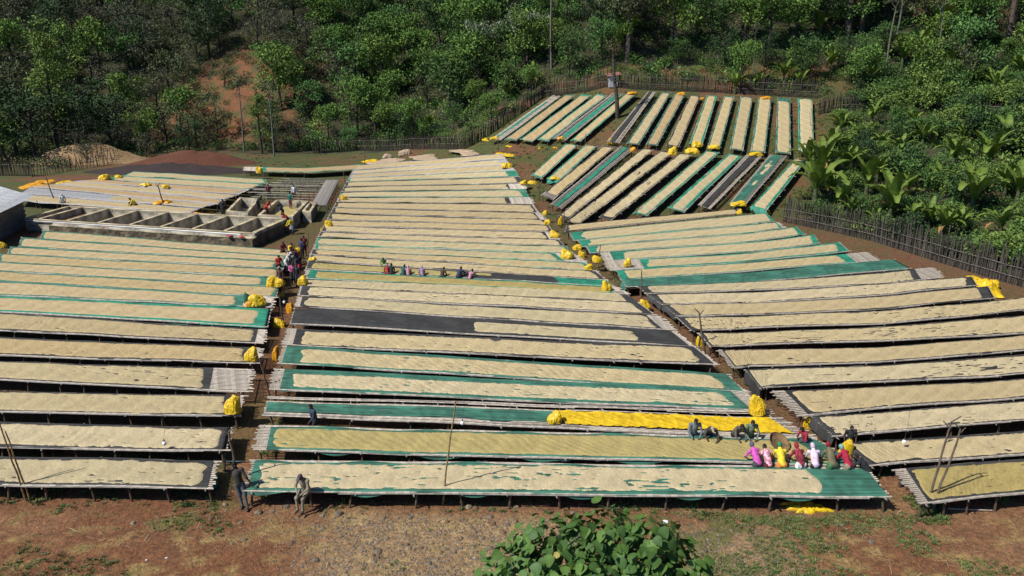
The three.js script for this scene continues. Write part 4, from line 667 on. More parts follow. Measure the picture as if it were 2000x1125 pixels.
// ---------------------------------------------------------------- people
const PS = {};                                                        // pose -> geometry data shared by all who stand like that
const J = (o) => o;
function pose(name, j, opt = {}) {
  const R = 0.105, bones = [];                                         // [from, to, r0, r1, region]
  const v = (a) => V(...a), side = (a, s) => V(a[0] * s, a[1], a[2]);
  const pel = v(j.pelvis), chest = v(j.chest), neck = v(j.neck), head = v(j.head);
  bones.push([pel, chest, 0.135, 0.15, 'shirt'], [chest, neck, 0.13, 0.065, 'shirt'], [neck, head, 0.052, 0.05, 'skin']);
  for (const s of [-1, 1]) {
    const L = s < 0, sh = side(L ? j.shoulder2 ?? j.shoulder : j.shoulder, s), el = side(L ? j.elbow2 ?? j.elbow : j.elbow, s), wr = side(L ? j.wrist2 ?? j.wrist : j.wrist, s), kn = side(L ? j.knee2 ?? j.knee : j.knee, s), an = side(L ? j.ankle2 ?? j.ankle : j.ankle, s), hip = pel.clone().add(V(0.09 * s, -0.05, 0));
    bones.push([chest.clone().lerp(neck, 0.45), sh, 0.085, 0.07, 'shirt'], [sh, el, 0.06, 0.045, 'shirt'], [el, wr, 0.042, 0.03, 'fore'], [hip, kn, opt.skirt ? 0.13 : 0.095, opt.skirt ? 0.14 : 0.062, 'legs'], [kn, an, opt.skirt ? 0.10 : 0.058, opt.skirt ? 0.06 : 0.036, opt.skirt ? 'legs' : 'shin'], [an, an.clone().add(V(0.02 * s, -0.05, 0.15)), 0.04, 0.035, 'foot']);
  }
  const all = bones.flatMap((b) => [b[0], b[1]]), bb = new THREE.Box3().setFromPoints(all).expandByScalar(0.22), c = bb.getCenter(V(0, 0, 0)), half = Math.max(...bb.getSize(V(0, 0, 0)).toArray()) / 2;
  const n = 84, mc = new MarchingCubes(n, M.white, false, false, 60000), f = mc.field;
  mc.isolation = 0;
  const bd = bones.map(([a, b, r0, r1]) => { const d = b.clone().sub(a); return [a.x, a.y, a.z, d.x, d.y, d.z, Math.max(1e-6, d.lengthSq()), r0, r1 - r0]; });
  const dist = (x, y, z, q) => { const ax = x - q[0], ay = y - q[1], az = z - q[2], t = clamp((ax * q[3] + ay * q[4] + az * q[5]) / q[6]); const dx = ax - t * q[3], dy = ay - t * q[4], dz = az - t * q[5]; return Math.sqrt(dx * dx + dy * dy + dz * dz) - q[7] - t * q[8]; };
  for (let k = 0; k < n; k++) for (let jj = 0; jj < n; jj++) for (let i = 0; i < n; i++) {
    const x = c.x + (i - n / 2) / (n / 2) * half, y = c.y + (jj - n / 2) / (n / 2) * half, z = c.z + (k - n / 2) / (n / 2) * half; let d = 9;
    for (const q of bd) { const e = dist(x, y, z, q); if (e > d + 0.06) continue; const h = clamp(0.5 + 0.5 * (d - e) / 0.05); d = d * (1 - h) + e * h - 0.05 * h * (1 - h); }
    f[i + jj * n + k * n * n] = -d;
  }
  mc.update();
  const P = [], N = [], reg = [];
  for (let i = 0; i < mc.count; i++) {
    const x = c.x + mc.positionArray[3 * i] * half, y = c.y + mc.positionArray[3 * i + 1] * half, z = c.z + mc.positionArray[3 * i + 2] * half;
    P.push(x, y, z); N.push(mc.normalArray[3 * i], mc.normalArray[3 * i + 1], mc.normalArray[3 * i + 2]);
    let b = 9, r = 'shirt'; bd.forEach((q, m) => { const e = dist(x, y, z, q); if (e < b) { b = e; r = bones[m][4]; } }); reg.push(r);
  }
  const add = (g, r) => { const q = g.index ? g.toNonIndexed() : g; q.computeVertexNormals(); const p = q.attributes.position, nn = q.attributes.normal; for (let i = 0; i < p.count; i++) { P.push(p.getX(i), p.getY(i), p.getZ(i)); N.push(nn.getX(i), nn.getY(i), nn.getZ(i)); reg.push(typeof r === 'function' ? r(p.getX(i), p.getY(i), p.getZ(i)) : r); } };
  // head with face, turned the way the neck points
  const look = v(j.look ?? [0, -0.1, 1]).normalize(), rot = new THREE.Quaternion().setFromUnitVectors(V(0, 0, 1), look), hg = new THREE.SphereGeometry(1, 22, 18), hp = hg.attributes.position;
  for (let i = 0; i < hp.count; i++) {
    let x = hp.getX(i), y = hp.getY(i), z = hp.getZ(i); let X = x * 0.077, Y = y * 0.115, Z = z * 0.098;
    if (y < -0.3) { X *= 1 + (y + 0.3) * 0.35; Z *= 1 + (y + 0.3) * (z < 0 ? 0.45 : 0.1); }
    if (z > 0.7) { Z += 0.026 * Math.exp(-((x / 0.16) ** 2) - ((y + 0.16) / 0.2) ** 2); Z -= 0.010 * Math.exp(-(((Math.abs(x) - 0.36) / 0.16) ** 2) - ((y - 0.05) / 0.12) ** 2); Z += 0.008 * Math.exp(-((x / 0.3) ** 2) - ((y + 0.52) / 0.1) ** 2); }
    if (Math.abs(x) > 0.93) X += Math.sign(x) * 0.016 * Math.exp(-(((y + 0.05) / 0.25) ** 2));
    hp.setXYZ(i, X, Y, Z);
  }
  hg.applyQuaternion(rot); hg.translate(head.x, head.y, head.z); add(hg, 'skin');
  for (const s of [-1, 1]) { const e = new THREE.SphereGeometry(0.013, 8, 6); e.translate(0.029 * s, 0.006, 0.083); e.applyQuaternion(rot); e.translate(head.x, head.y, head.z); add(e, 'eye'); }
  // hands: palm, four fingers of unequal length and a thumb from the side of the palm
  for (const s of [-1, 1]) {
    const L = s < 0, wr = side(L ? j.wrist2 ?? j.wrist : j.wrist, s), el = side(L ? j.elbow2 ?? j.elbow : j.elbow, s), d = wr.clone().sub(el).normalize(), sd = V(1, 0, 0).addScaledVector(d, -d.x).normalize(), dn = V(0, 0, 0).crossVectors(d, sd).normalize(); if (dn.y > 0) dn.negate();
    const at3 = (a, b, e) => wr.clone().addScaledVector(d, a).addScaledVector(sd, b).addScaledVector(dn, e), mb = new MB();
    for (const b of [-0.024, -0.008, 0.008, 0.024]) mb.tube([at3(-0.01, b * 0.7, 0), at3(0.085, b, 0.004)], 0.014, 6);
    [[-0.027, 0.075], [-0.009, 0.088], [0.009, 0.082], [0.027, 0.062]].forEach(([b, l]) => mb.tube([at3(0.08, b, 0.002), at3(0.08 + l * 0.5, b * 1.1, 0.012), at3(0.08 + l * 0.85, b * 1.15, 0.038)], (t) => 0.0095 - 0.003 * t, 6));
    mb.tube([at3(0.02, -0.026 * s, 0.004), at3(0.055, -0.052 * s, 0.014), at3(0.085, -0.058 * s, 0.028)], (t) => 0.011 - 0.003 * t, 6); add(mb.geo(), 'skin');
  }
  PS[name] = { P: new Float32Array(P), N: new Float32Array(N), reg, head, rot };
}
const B0 = { shoulder: [0.19, 1.38, 0], knee: [0.1, 0.48, 0.03], ankle: [0.11, 0.08, 0] };
pose('stand', { pelvis: [0, 0.93, 0], chest: [0, 1.25, 0], neck: [0, 1.46, 0.01], head: [0, 1.58, 0.03], ...B0, elbow: [0.26, 1.12, -0.02], wrist: [0.25, 0.88, 0.08] });
pose('walk', { pelvis: [0, 0.92, 0], chest: [0, 1.24, 0.05], neck: [0, 1.44, 0.08], head: [0, 1.56, 0.12], shoulder: [0.19, 1.37, 0.05], elbow: [0.25, 1.12, 0.12], wrist: [0.22, 0.95, 0.3], elbow2: [0.25, 1.13, -0.1], wrist2: [0.24, 0.9, -0.12], knee: [0.1, 0.5, 0.18], ankle: [0.1, 0.09, 0.22], knee2: [0.1, 0.48, -0.03], ankle2: [0.1, 0.12, -0.3], look: [0, -0.25, 1] });
const bend = { pelvis: [0, 0.9, -0.1], chest: [0, 1.17, 0.12], neck: [0, 1.35, 0.27], head: [0, 1.44, 0.37], shoulder: [0.18, 1.27, 0.22], elbow: [0.24, 1.02, 0.33], wrist: [0.15, 0.86, 0.52], knee: [0.11, 0.48, 0], ankle: [0.13, 0.08, -0.05], look: [0, -0.7, 1] };
pose('bend', bend); pose('bendSkirt', bend, { skirt: 1 });
pose('reach', { pelvis: [0, 0.9, -0.12], chest: [0, 1.1, 0.16], neck: [0, 1.22, 0.34], head: [0, 1.29, 0.46], shoulder: [0.19, 1.16, 0.28], elbow: [0.27, 0.98, 0.5], wrist: [0.14, 0.85, 0.75], elbow2: [0.3, 1.0, 0.42], wrist2: [0.2, 0.85, 0.62], knee: [0.11, 0.48, -0.02], ankle: [0.13, 0.08, -0.08], look: [0, -0.6, 1] });
pose('carry', { pelvis: [0, 0.92, 0], chest: [0, 1.23, 0.06], neck: [0, 1.43, 0.1], head: [0, 1.54, 0.14], shoulder: [0.19, 1.36, 0.06], elbow: [0.24, 1.12, 0.14], wrist: [0.12, 1.1, 0.36], knee: [0.1, 0.49, 0.05], ankle: [0.12, 0.08, 0], look: [0, -0.4, 1] }, { skirt: 1 });
pose('sit', { pelvis: [0, 0.84, 0], chest: [0, 1.14, 0.10], neck: [0, 1.33, 0.2], head: [0, 1.43, 0.27], shoulder: [0.19, 1.25, 0.16], elbow: [0.25, 1.0, 0.24], wrist: [0.06, 0.82, 0.42], knee: [0.13, 0.66, 0.42], ankle: [0.1, 0.2, 0.44], look: [0, -0.75, 1] });
pose('lean', { pelvis: [0, 0.93, 0.0], chest: [0, 1.25, -0.05], neck: [0, 1.46, -0.08], head: [0, 1.58, -0.08], shoulder: [0.19, 1.38, -0.06], elbow: [0.3, 1.12, 0.06], wrist: [0.42, 0.88, 0.12], elbow2: [0.32, 1.52, 0.06], wrist2: [0.22, 1.78, 0.08], knee: [0.11, 0.5, 0.1], ankle: [0.11, 0.08, 0.24], knee2: [0.09, 0.5, 0.02], ankle2: [0.1, 0.08, 0.05] });
pose('crouch', { pelvis: [0, 0.72, -0.12], chest: [0, 0.95, 0.1], neck: [0, 1.1, 0.28], head: [0, 1.18, 0.38], shoulder: [0.18, 1.04, 0.22], elbow: [0.22, 0.9, 0.4], wrist: [0.08, 1.1, 0.52], knee: [0.14, 0.48, 0.24], ankle: [0.13, 0.08, -0.05] });
pose('lean2', { pelvis: [0, 0.92, -0.04], chest: [0, 1.23, 0.06], neck: [0, 1.43, 0.14], head: [0, 1.54, 0.2], shoulder: [0.19, 1.35, 0.1], elbow: [0.29, 1.07, 0.2], wrist: [0.14, 0.87, 0.44], knee: [0.1, 0.49, 0.03], ankle: [0.12, 0.08, -0.02], look: [0, -0.45, 1] });
const SKIN = [0.060, 0.030, 0.018];
const personMat = std([1, 1, 1], { vertexColors: true, roughness: 0.85 });
function person(label, ps, pos, turn, shirt, legs, hat, opt = {}) {
  const q = PS[ps], o = thing('person', label, 'person', pos, turn, opt.group), sk = opt.skin ?? SKIN, cols = { shirt, legs, fore: opt.bare ? sk : shirt, shin: opt.barelegs ? sk : legs, foot: opt.shoe ?? [0.04, 0.03, 0.025], skin: sk, eye: [0.5, 0.48, 0.45] };
  const c = new Float32Array(q.P.length); q.reg.forEach((r, i) => { const n = noise(q.P[3 * i] * 13 + q.P[3 * i + 2] * 7 + pos.x, q.P[3 * i + 1] * 13, 161), t = (r === 'shirt' || r === 'legs') ? (opt.print ? (n > 0.55 ? 1.7 : 0.65) : 0.72 + 0.56 * n) : 0.9 + 0.2 * n; c.set([cols[r][0] * t, cols[r][1] * t, cols[r][2] * t], 3 * i); });
  const g = new THREE.BufferGeometry(); g.setAttribute('position', new THREE.BufferAttribute(q.P, 3)); g.setAttribute('normal', new THREE.BufferAttribute(q.N, 3)); g.setAttribute('color', new THREE.BufferAttribute(c, 3)); mesh('body', g, personMat, o);
  o.scale.setScalar(opt.size ?? 1);
  if (hat) {
    const [kind, col] = hat, h = new THREE.SphereGeometry(1, 20, 16), p = h.attributes.position;
    for (let i = 0; i < p.count; i++) {
      const x = p.getX(i), y = p.getY(i), z = p.getZ(i), face = ss(0.2, 0.55, z) * ss(kind === 'hood' ? 0.75 : 0.55, 0.2, y) , low = kind === 'hair' || kind === 'cap' ? ss(0.05, -0.35, y) : ss(-0.55, -0.9, y); let k = 1 - 0.3 * Math.max(face, low), wob = 1 + 0.12 * (noise3(x * 3 + pos.x, y * 3, z * 3) - 0.5);
      if (kind === 'scarf') wob *= 1 + 0.22 * ss(0.2, -0.9, z) * ss(-0.4, 0.3, y); if (kind === 'hood') wob *= 1.06; if (kind === 'hair') wob *= 0.98;
      let Z = z * 0.109; if (kind === 'cap' && y > 0.05 && y < 0.4 && z > 0.6) { Z += 0.07; k = 1; }
      p.setXYZ(i, x * 0.089 * k * wob, y * 0.127 * k * wob + 0.006, (Z - (z * 0.109)) + z * 0.109 * k * wob);
    }
    h.applyQuaternion(q.rot); h.computeVertexNormals(); const m = mesh(kind === 'scarf' ? 'headscarf' : kind, h, std(col, { map: clothTex }), o); m.position.copy(q.head);
  }
  return o;
}
const C = { magenta: [0.52, 0.08, 0.36], pink: [0.62, 0.28, 0.34], yellow: [0.72, 0.53, 0.03], wine: [0.20, 0.015, 0.03], lilac: [0.66, 0.50, 0.62], olive: [0.14, 0.115, 0.06], crimson: [0.33, 0.012, 0.035], black: [0.013, 0.013, 0.015], grey: [0.13, 0.15, 0.16], sage: [0.13, 0.17, 0.115], navy: [0.03, 0.04, 0.075], white: [0.6, 0.6, 0.58], khaki: [0.23, 0.20, 0.14], red: [0.45, 0.03, 0.02], brown: [0.08, 0.05, 0.03], teal: [0.02, 0.13, 0.11], green: [0.06, 0.22, 0.03], denim: [0.07, 0.105, 0.16], maroon: [0.13, 0.015, 0.02], hair: [0.012, 0.010, 0.009], tan: [0.42, 0.34, 0.24] };
const gr = (p) => V(p.x, ground(p.x, p.z), p.z), AWAY = Math.PI, HERE = 0, HAIR = ['hair', C.hair];
const nearSide = (b, px, off = 0.18) => gr(beds[b].px(px, 0).add(V(0, 0, off))), farSide = (b, px, off = 0.18) => gr(beds[b].px(px, 1).add(V(0, 0, -off)));
const NB = 'workers sorting along the damp bed by the yard';
person('person in magenta top and mottled headscarf bending over the damp bed', 'bendSkirt', nearSide('M1', 1436), AWAY + 0.35, C.magenta, [0.05, 0.05, 0.05], ['scarf', [0.10, 0.11, 0.17]], { bare: 1, group: NB });
person('person in pale pink top and white band on a dark hat bending to sort', 'bendSkirt', nearSide('M1', 1457), AWAY + 0.15, C.pink, [0.11, 0.015, 0.02], ['hair', C.hair], { group: NB, print: 1, size: 0.95 });
person('person in yellow hooded top and green headscarf at the damp bed', 'bendSkirt', nearSide('M1', 1482), AWAY, C.yellow, [0.62, 0.22, 0.05], ['scarf', [0.03, 0.22, 0.10]], { group: NB });
person('person in wine red patterned top with red hood at the damp bed', 'bendSkirt', nearSide('M1', 1517), AWAY + 0.2, C.wine, C.white, ['hood', C.crimson], { group: NB, print: 1 });
person('person in pale lilac hooded top at the damp bed', 'bend', nearSide('M1', 1544), AWAY, C.lilac, C.black, ['hood', C.lilac], { group: NB });
person('person in olive top with red headscarf and green skirt at the damp bed', 'bendSkirt', nearSide('M1', 1575), AWAY + 0.15, C.olive, [0.05, 0.13, 0.05], ['scarf', [0.26, 0.01, 0.02]], { bare: 1, group: NB, size: 1.04 });
person('person in crimson top with pale aqua headscarf at the damp bed', 'bendSkirt', nearSide('M1', 1604), AWAY + 0.45, C.crimson, C.khaki, ['scarf', [0.20, 0.42, 0.36]], { group: NB });
person('person in black stooping at the bed corner with hands to the face', 'crouch', nearSide('M1', 1636, 0.3), AWAY + 0.9, C.black, C.black, HAIR, { bare: 1, group: NB });
person('person in grey shirt with folded arms leaning on the damp bed', 'lean2', farSide('M1', 1388, 0.12), HERE, C.grey, C.navy, HAIR, { group: NB });
person('person in dark vest and pale cap stretching both arms over the bed', 'reach', farSide('M1', 1420), HERE, [0.035, 0.04, 0.035], C.navy, ['cap', C.tan], { bare: 1, group: NB });
person('person in brown jacket with a pale headband reaching across the bed', 'bend', farSide('M1', 1474, 0.1), HERE + 0.3, [0.085, 0.075, 0.06], C.black, HAIR, { group: NB });
person('person in sage green shirt leaning over the bed before the yellow sheet', 'lean2', farSide('M1', 1503, 0.12), HERE, C.sage, C.navy, HAIR, { group: NB });
person('child in red vest perched on the corner of the damp bed', 'sit', gr(beds.M1.px(1612, 0.97)).add(V(0, 0.02, 0)), -1.2, [0.28, 0.02, 0.035], [0.10, 0.05, 0.16], HAIR, { bare: 1, size: 0.92 });
person('child in black shirt standing beside the tall yellow sheet', 'stand', gr(at(1655, 893, 0)), HERE - 0.2, C.black, C.black, HAIR, { bare: 1, size: 0.88 });
person('person in dark blue checked shirt walking between two centre beds', 'walk', farSide('M1', 609, 0.45), -1.0, C.navy, C.black, HAIR, { print: 1 });
person('person in khaki clothes and purple grey cap sitting on the yard-side bed', 'sit', gr(beds.M0.px(604, 0).add(V(0, 0, 0.03))), -0.35, C.khaki, C.khaki, ['cap', [0.11, 0.08, 0.12]], { size: 1.06, skin: [0.03, 0.018, 0.013] });
person('person in dark shirt and jeans gripping a tall pole in the aisle', 'lean', gr(at(481, 988, 0)), HERE + 0.1, [0.035, 0.03, 0.025], [0.06, 0.085, 0.10], HAIR, { bare: 1, size: 1.1, skin: [0.035, 0.02, 0.014] }).rotation.z = 0.16;
pole('held_pole', 'crooked pole gripped by the worker in dark shirt and jeans', 472, 965, 447, 842, 0.055, M.pole, { fork: 0.8, bend: 1.5 });
// sorters half way up the centre block
const MG = 'workers sorting on the damp bed at mid block';
person('person in bright green top and dark hat across the mid-block bed', 'bend', farSide('M11', 749), HERE, [0.09, 0.22, 0.05], C.black, HAIR, { group: MG, size: 0.85 });
[[757, C.red, [0.5, 0.45, 0.5], 'red top and white headscarf'], [765, C.black, C.black, 'black top with dark scarf'], [787, C.teal, C.black, 'dark teal top with black scarf'], [797, C.pink, C.white, 'pale pink top and white scarf'], [824, [0.42, 0.25, 0.4], [0.6, 0.5, 0.55], 'lilac top and pale scarf'], [862, C.brown, C.black, 'dark brown top with dark scarf'], [916, C.pink, C.hair, 'rose pink top with black hair']].forEach(([x, s, h, t]) => person(`person in ${t} sorting at the mid-block damp bed`, 'bendSkirt', nearSide('M11', x, 0.12), AWAY + rr(-0.5, 0.5), s.map((q) => q * 0.7), C.black, ['scarf', h.map((q) => q * 0.7)], { group: MG, size: rr(0.84, 0.92) }));
person('tall person in dark blue shirt leaning far over the mid-block bed', 'reach', nearSide('M11', 894, 0.05), AWAY - 0.3, C.navy, C.black, HAIR, { group: MG, size: 1.0 });
// the crowd in the aisle
const AG = 'workers crowding the aisle below the tanks';
[[550, 566, 'stand', -0.4, [0.075, 0.03, 0.02], C.black, ['cap', C.tan], 'brown shirt and pale cap standing tall beside the yellow sacks'], [546, 540, 'carry', 0.8, C.red, C.black, ['hair', C.hair], 'red top with a white cloth on the shoulder'], [554, 512, 'carry', 1.0, C.maroon, C.black, HAIR, 'maroon top holding up a small red ball'], [591, 506, 'stand', 2.4, C.navy, C.black, HAIR, 'dark navy clothes at the head of the crowd'], [596, 501, 'stand', -2.6, C.maroon, C.maroon, HAIR, 'deep maroon dress behind the navy figure'], [572, 514, 'carry', 0.4, C.yellow, C.brown, HAIR, 'yellow top at the top of the crowd'], [580, 518, 'bendSkirt', -0.8, C.olive, C.olive, ['scarf', [0.2, 0.02, 0.02]], 'olive wrap and red scarf stooping'], [585, 524, 'bendSkirt', -1.4, C.maroon, C.black, HAIR, 'maroon top stooping to the bed end'], [570, 528, 'carry', 0.6, C.pink, C.black, HAIR, 'pink top in mid crowd'], [563, 531, 'bendSkirt', 1.2, [0.45, 0.42, 0.36], C.white, ['scarf', C.white], 'cream shawl and white scarf'], [578, 535, 'stand', 0.2, C.black, C.black, HAIR, 'black clothes at the heart of the crowd'], [585, 538, 'bendSkirt', -1.0, C.navy, C.crimson, ['scarf', [0.25, 0.28, 0.34]], 'navy top, crimson skirt and grey scarf'], [574, 556, 'carry', 0.3, [0.5, 0.12, 0.25], C.black, HAIR, 'bright rose top lowest in the crowd'], [583, 560, 'stand', -0.3, C.black, C.navy, HAIR, 'dark shirt next to the rose top']].forEach(([x, y, ps, t, s, l, h, d]) => person(`person in ${d}`, ps, gr(at(x, y, 0)), t, s, l, h, { group: AG, bare: x % 2 }));
// at the basins
[[568, 408, 'stand', 2.6, C.teal, C.maroon, HAIR, 'dark teal top standing in the coffee soaking basin', 0.5], [506, 413, 'bend', 1.4, C.black, C.black, HAIR, 'black clothes bending beside the empty basin', 0.6], [522, 424, 'bendSkirt', 1.2, C.red, C.maroon, HAIR, 'red top bending by the basin wall', 0.5], [552, 430, 'bend', -0.8, C.navy, C.black, HAIR, 'navy shirt bending over the channel by the basins', 0.3], [436, 422, 'carry', 2.8, C.black, C.black, HAIR, 'black clothes behind the long basins', 0], [526, 390, 'carry', 0.4, C.maroon, C.black, HAIR, 'maroon top behind the empty basin', 0], [576, 392, 'stand', 0.2, C.white, C.black, HAIR, 'black and white clothes behind the soaking basin', 0], [562, 447, 'bendSkirt', -0.6, C.red, C.maroon, ['scarf', C.crimson], 'red top and red scarf at the foot of the basin wall', 0], [572, 458, 'bend', -1.0, C.yellow, C.denim, HAIR, 'yellow top and blue jeans bending at the basin wall', 0], [126, 411, 'stand', -2.4, C.white, C.khaki, ['cap', C.white], 'white shirt standing behind the long basins near the shed', 0], [266, 416, 'bend', -1.2, C.yellow, C.black, HAIR, 'yellow shirt bending behind the long basins', 0], [258, 415, 'crouch', 0.6, C.black, C.black, HAIR, 'black top crouching behind the long basins', 0]].forEach(([x, y, ps, t, s, l, h, d, up]) => { const p = gr(at(x, y, up)); p.y += up; person(`person in ${d}`, ps, p, t, s, l, h, { group: 'workers at the basins' }); });

// ---------------------------------------------------------------- vegetation
rnd = mulberry(777);
const leafMat = new THREE.MeshPhysicalMaterial({ vertexColors: true, roughness: 0.7, specularIntensity: 0.45, side: THREE.DoubleSide });
const rv = () => { const a = rnd() * 6.2832, z = rr(-1, 1), s = Math.sqrt(1 - z * z); return V(s * Math.cos(a), z, s * Math.sin(a)); };
function addLeaf(b, p, dir, up, len, wid, c) {                         // a folded leaf of two facets
  const s = V(0, 0, 0).crossVectors(dir, up).normalize().multiplyScalar(wid / 2), n = V(0, 0, 0).crossVectors(s, dir).normalize().multiplyScalar(wid * 0.16), m = p.clone().addScaledVector(dir, len * 0.45), t = p.clone().addScaledVector(dir, len);
  const a = b.v(p.x, p.y, p.z, c), l = b.v(m.x - s.x + n.x, m.y - s.y + n.y, m.z - s.z + n.z, c), e = b.v(t.x, t.y, t.z, c), r = b.v(m.x + s.x + n.x, m.y + s.y + n.y, m.z + s.z + n.z, c);
  b.tri(a, e, l); b.tri(a, r, e);
}
function clump(b, c, r, n, len, cols, flat = 0.75, droop = 0) {
  for (let i = 0; i < n; i++) {
    const d = rv(), k = Math.pow(rnd(), 0.35), p = V(c.x + d.x * r * k, c.y + d.y * r * k * flat, c.z + d.z * r * k), out = d.clone().multiplyScalar(0.6).add(rv().multiplyScalar(0.8)).add(V(0, 0.15 - droop, 0)).normalize(), up = V(0, 1, 0).add(rv().multiplyScalar(0.7)).normalize();
    const col = pick(cols), t = rr(0.7, 1.3), L = len * rr(0.6, 1.3); addLeaf(b, p, out, up, L, L * rr(0.4, 0.62), [col[0] * t, col[1] * t, col[2] * t]);
  }
}
const FOL = {
  green: [[0.068, 0.134, 0.030], [0.088, 0.164, 0.036], [0.055, 0.110, 0.027]], dark: [[0.036, 0.071, 0.025], [0.046, 0.087, 0.027], [0.030, 0.057, 0.022]], lime: [[0.130, 0.205, 0.041], [0.110, 0.178, 0.038], [0.164, 0.218, 0.048]],
  olive: [[0.082, 0.102, 0.038], [0.102, 0.116, 0.049], [0.068, 0.085, 0.036]], grey: [[0.102, 0.106, 0.063], [0.082, 0.087, 0.052], [0.123, 0.120, 0.075]], pale: [[0.300, 0.315, 0.232], [0.082, 0.123, 0.048], [0.068, 0.116, 0.041]], brown: [[0.102, 0.085, 0.044], [0.080, 0.071, 0.032], [0.116, 0.102, 0.048]],
};
const barkMat = std([0.075, 0.058, 0.042], { map: barkTex }), barkPale = std([0.22, 0.20, 0.165], { map: barkTex });
function protoTree(o) {                                                // trunk with limbs ending in leaf clumps
  const g = new THREE.Group(), w = new MB(), b = new MB(), H = o.h, top = [];
  const bendX = rr(-0.5, 0.5), bendZ = rr(-0.5, 0.5), spine = (t) => V(bendX * t * t + 0.2 * Math.sin(t * 4 + bendX), H * t * o.stem, bendZ * t * t);
  const n = 7, pts = []; for (let k = 0; k <= n; k++) pts.push(spine(k / n)); pts[0].y -= 0.6;
  w.tube(pts, (t) => o.r * (1.15 - 0.75 * t), 7);
  for (let k = 0; k < o.limbs; k++) {
    const t = rr(o.from, 1), a = k * 2.4 + rr(-0.4, 0.4), s = spine(t), R = o.spread * rr(0.55, 1) * (o.taper ? 1.25 - t : 1), e = V(s.x + Math.cos(a) * R, s.y + o.rise * R * rr(0.5, 1.2) + (o.umb ? 0 : rr(-0.4, 0.8)), s.z + Math.sin(a) * R), m = s.clone().lerp(e, 0.5).add(V(rr(-0.2, 0.2), o.umb ? -0.3 : rr(-0.1, 0.4), rr(-0.2, 0.2)));
    w.tube([s, m, e], (q) => o.r * 0.42 * (1 - 0.75 * q), 5);
    for (let j = 0; j < o.sub; j++) { const c = m.clone().lerp(e, rr(0.3, 1.15)).add(V(rr(-1, 1) * o.clump * 0.7, rr(-0.3, 0.6) * o.clump, rr(-1, 1) * o.clump * 0.7)); clump(b, c, o.clump * rr(0.6, 1.15), o.n, o.leaf, o.cols, o.flat ?? 0.7, o.droop ?? 0); }
  }
  if (!o.umb && o.cap !== 0) clump(b, spine(1).add(V(0, o.clump * 0.3, 0)), o.clump, o.n, o.leaf, o.cols, o.flat ?? 0.7);
  mesh('trunk', w.geo(), o.bark ?? barkMat, g); mesh('crown', b.geo(true), leafMat, g); return g;
}
const T = {
  broad: [[0.8, 0.8, 0.9], [1.15, 1.1, 1], [1.55, 1.42, 1.2], [1.7, 1.4, 1.1], [1.25, 1.35, 1.5]].map((k) => protoTree({ h: 8, stem: 0.8, r: 0.2, limbs: 13, from: 0.3, spread: 2.7, rise: 0.5, sub: 3, clump: 1.3, n: 50, leaf: 0.42, cols: FOL.green.map((c) => c.map((q, i) => q * k[i])) })),
  dark: [0, 1].map(() => protoTree({ h: 8.5, stem: 0.8, r: 0.22, limbs: 14, from: 0.25, spread: 3.1, rise: 0.45, sub: 3, clump: 1.25, n: 46, leaf: 0.4, cols: FOL.dark })),
  olive: [0, 1].map(() => protoTree({ h: 7, stem: 0.75, r: 0.17, limbs: 14, from: 0.25, spread: 3.0, rise: 0.6, sub: 3, clump: 1.05, n: 34, leaf: 0.34, cols: FOL.olive })),
  grey: [0, 1].map(() => protoTree({ h: 6, stem: 0.7, r: 0.17, limbs: 15, from: 0.2, spread: 3.0, rise: 0.7, sub: 3, clump: 1.0, n: 26, leaf: 0.3, cols: FOL.grey })),
  tall: [0, 1].map(() => protoTree({ h: 15, stem: 0.95, r: 0.24, limbs: 24, from: 0.2, spread: 3.0, rise: 0.5, taper: 1, sub: 3, clump: 1.15, n: 36, leaf: 0.4, cols: FOL.lime, droop: 0.15 })),
  umbrella: [0].map(() => protoTree({ h: 9, stem: 0.8, r: 0.25, limbs: 16, from: 0.6, spread: 4.6, rise: 0.45, umb: 1, sub: 4, clump: 1.2, n: 36, leaf: 0.4, cols: FOL.pale, flat: 0.35 })),
  slim: [0, 1].map(() => protoTree({ h: 13, stem: 1, r: 0.15, limbs: 9, from: 0.72, spread: 1.5, rise: 0.6, sub: 2, clump: 0.8, n: 26, leaf: 0.36, cols: FOL.olive, bark: barkPale })),
  big: [0, 1].map(() => protoTree({ h: 17, stem: 0.9, r: 0.5, limbs: 18, from: 0.45, spread: 5, rise: 0.5, sub: 3, clump: 1.6, n: 52, leaf: 0.46, cols: FOL.olive, bark: std([0.13, 0.10, 0.075], { map: barkTex }) })),
};
const TREE_SAY = { broad: 'leafy green tree', dark: 'dense dark green tree', olive: 'dull olive tree', grey: 'thin grey green tree', tall: 'tall light green feathery tree', umbrella: 'flat topped tree with whitish flowers', slim: 'slim pale stemmed tree', big: 'thick stemmed forest tree' };
function tree(kind, pos, s, label, turn = rnd() * 6.28, sy = 1) {
  const g = pick(T[kind]).clone(); g.name = numbered(kind + '_tree'); g.position.copy(pos); g.rotation.y = turn; g.scale.set(s, s * sy, s); scene.add(g);
  const [px, py] = project(pos), size = s * sy > 0.95 ? 'large' : s * sy > 0.68 ? 'mid-sized' : 'small', zone = px < 250 ? (py > 150 ? 'above the tan husk heap' : 'high above the tan heap') : px < 380 ? 'on the dry scrub beside the clearing' : px < 600 ? 'around the red earth clearing' : px < 900 ? (py > 150 ? 'behind the leaning stick fence' : 'high above the leaning stick fence') : px < 1090 ? 'by the flat topped flowering trees' : px < 1450 ? 'behind the small hut and terrace fence' : px < 1750 ? 'by the massive pale trunks' : 'in the false banana grove';
  tag(g, label ?? `${size} ${TREE_SAY[kind]} ${zone}`, 'tree', label ? undefined : `${size} ${TREE_SAY[kind]}s ${zone}`); return g;
}
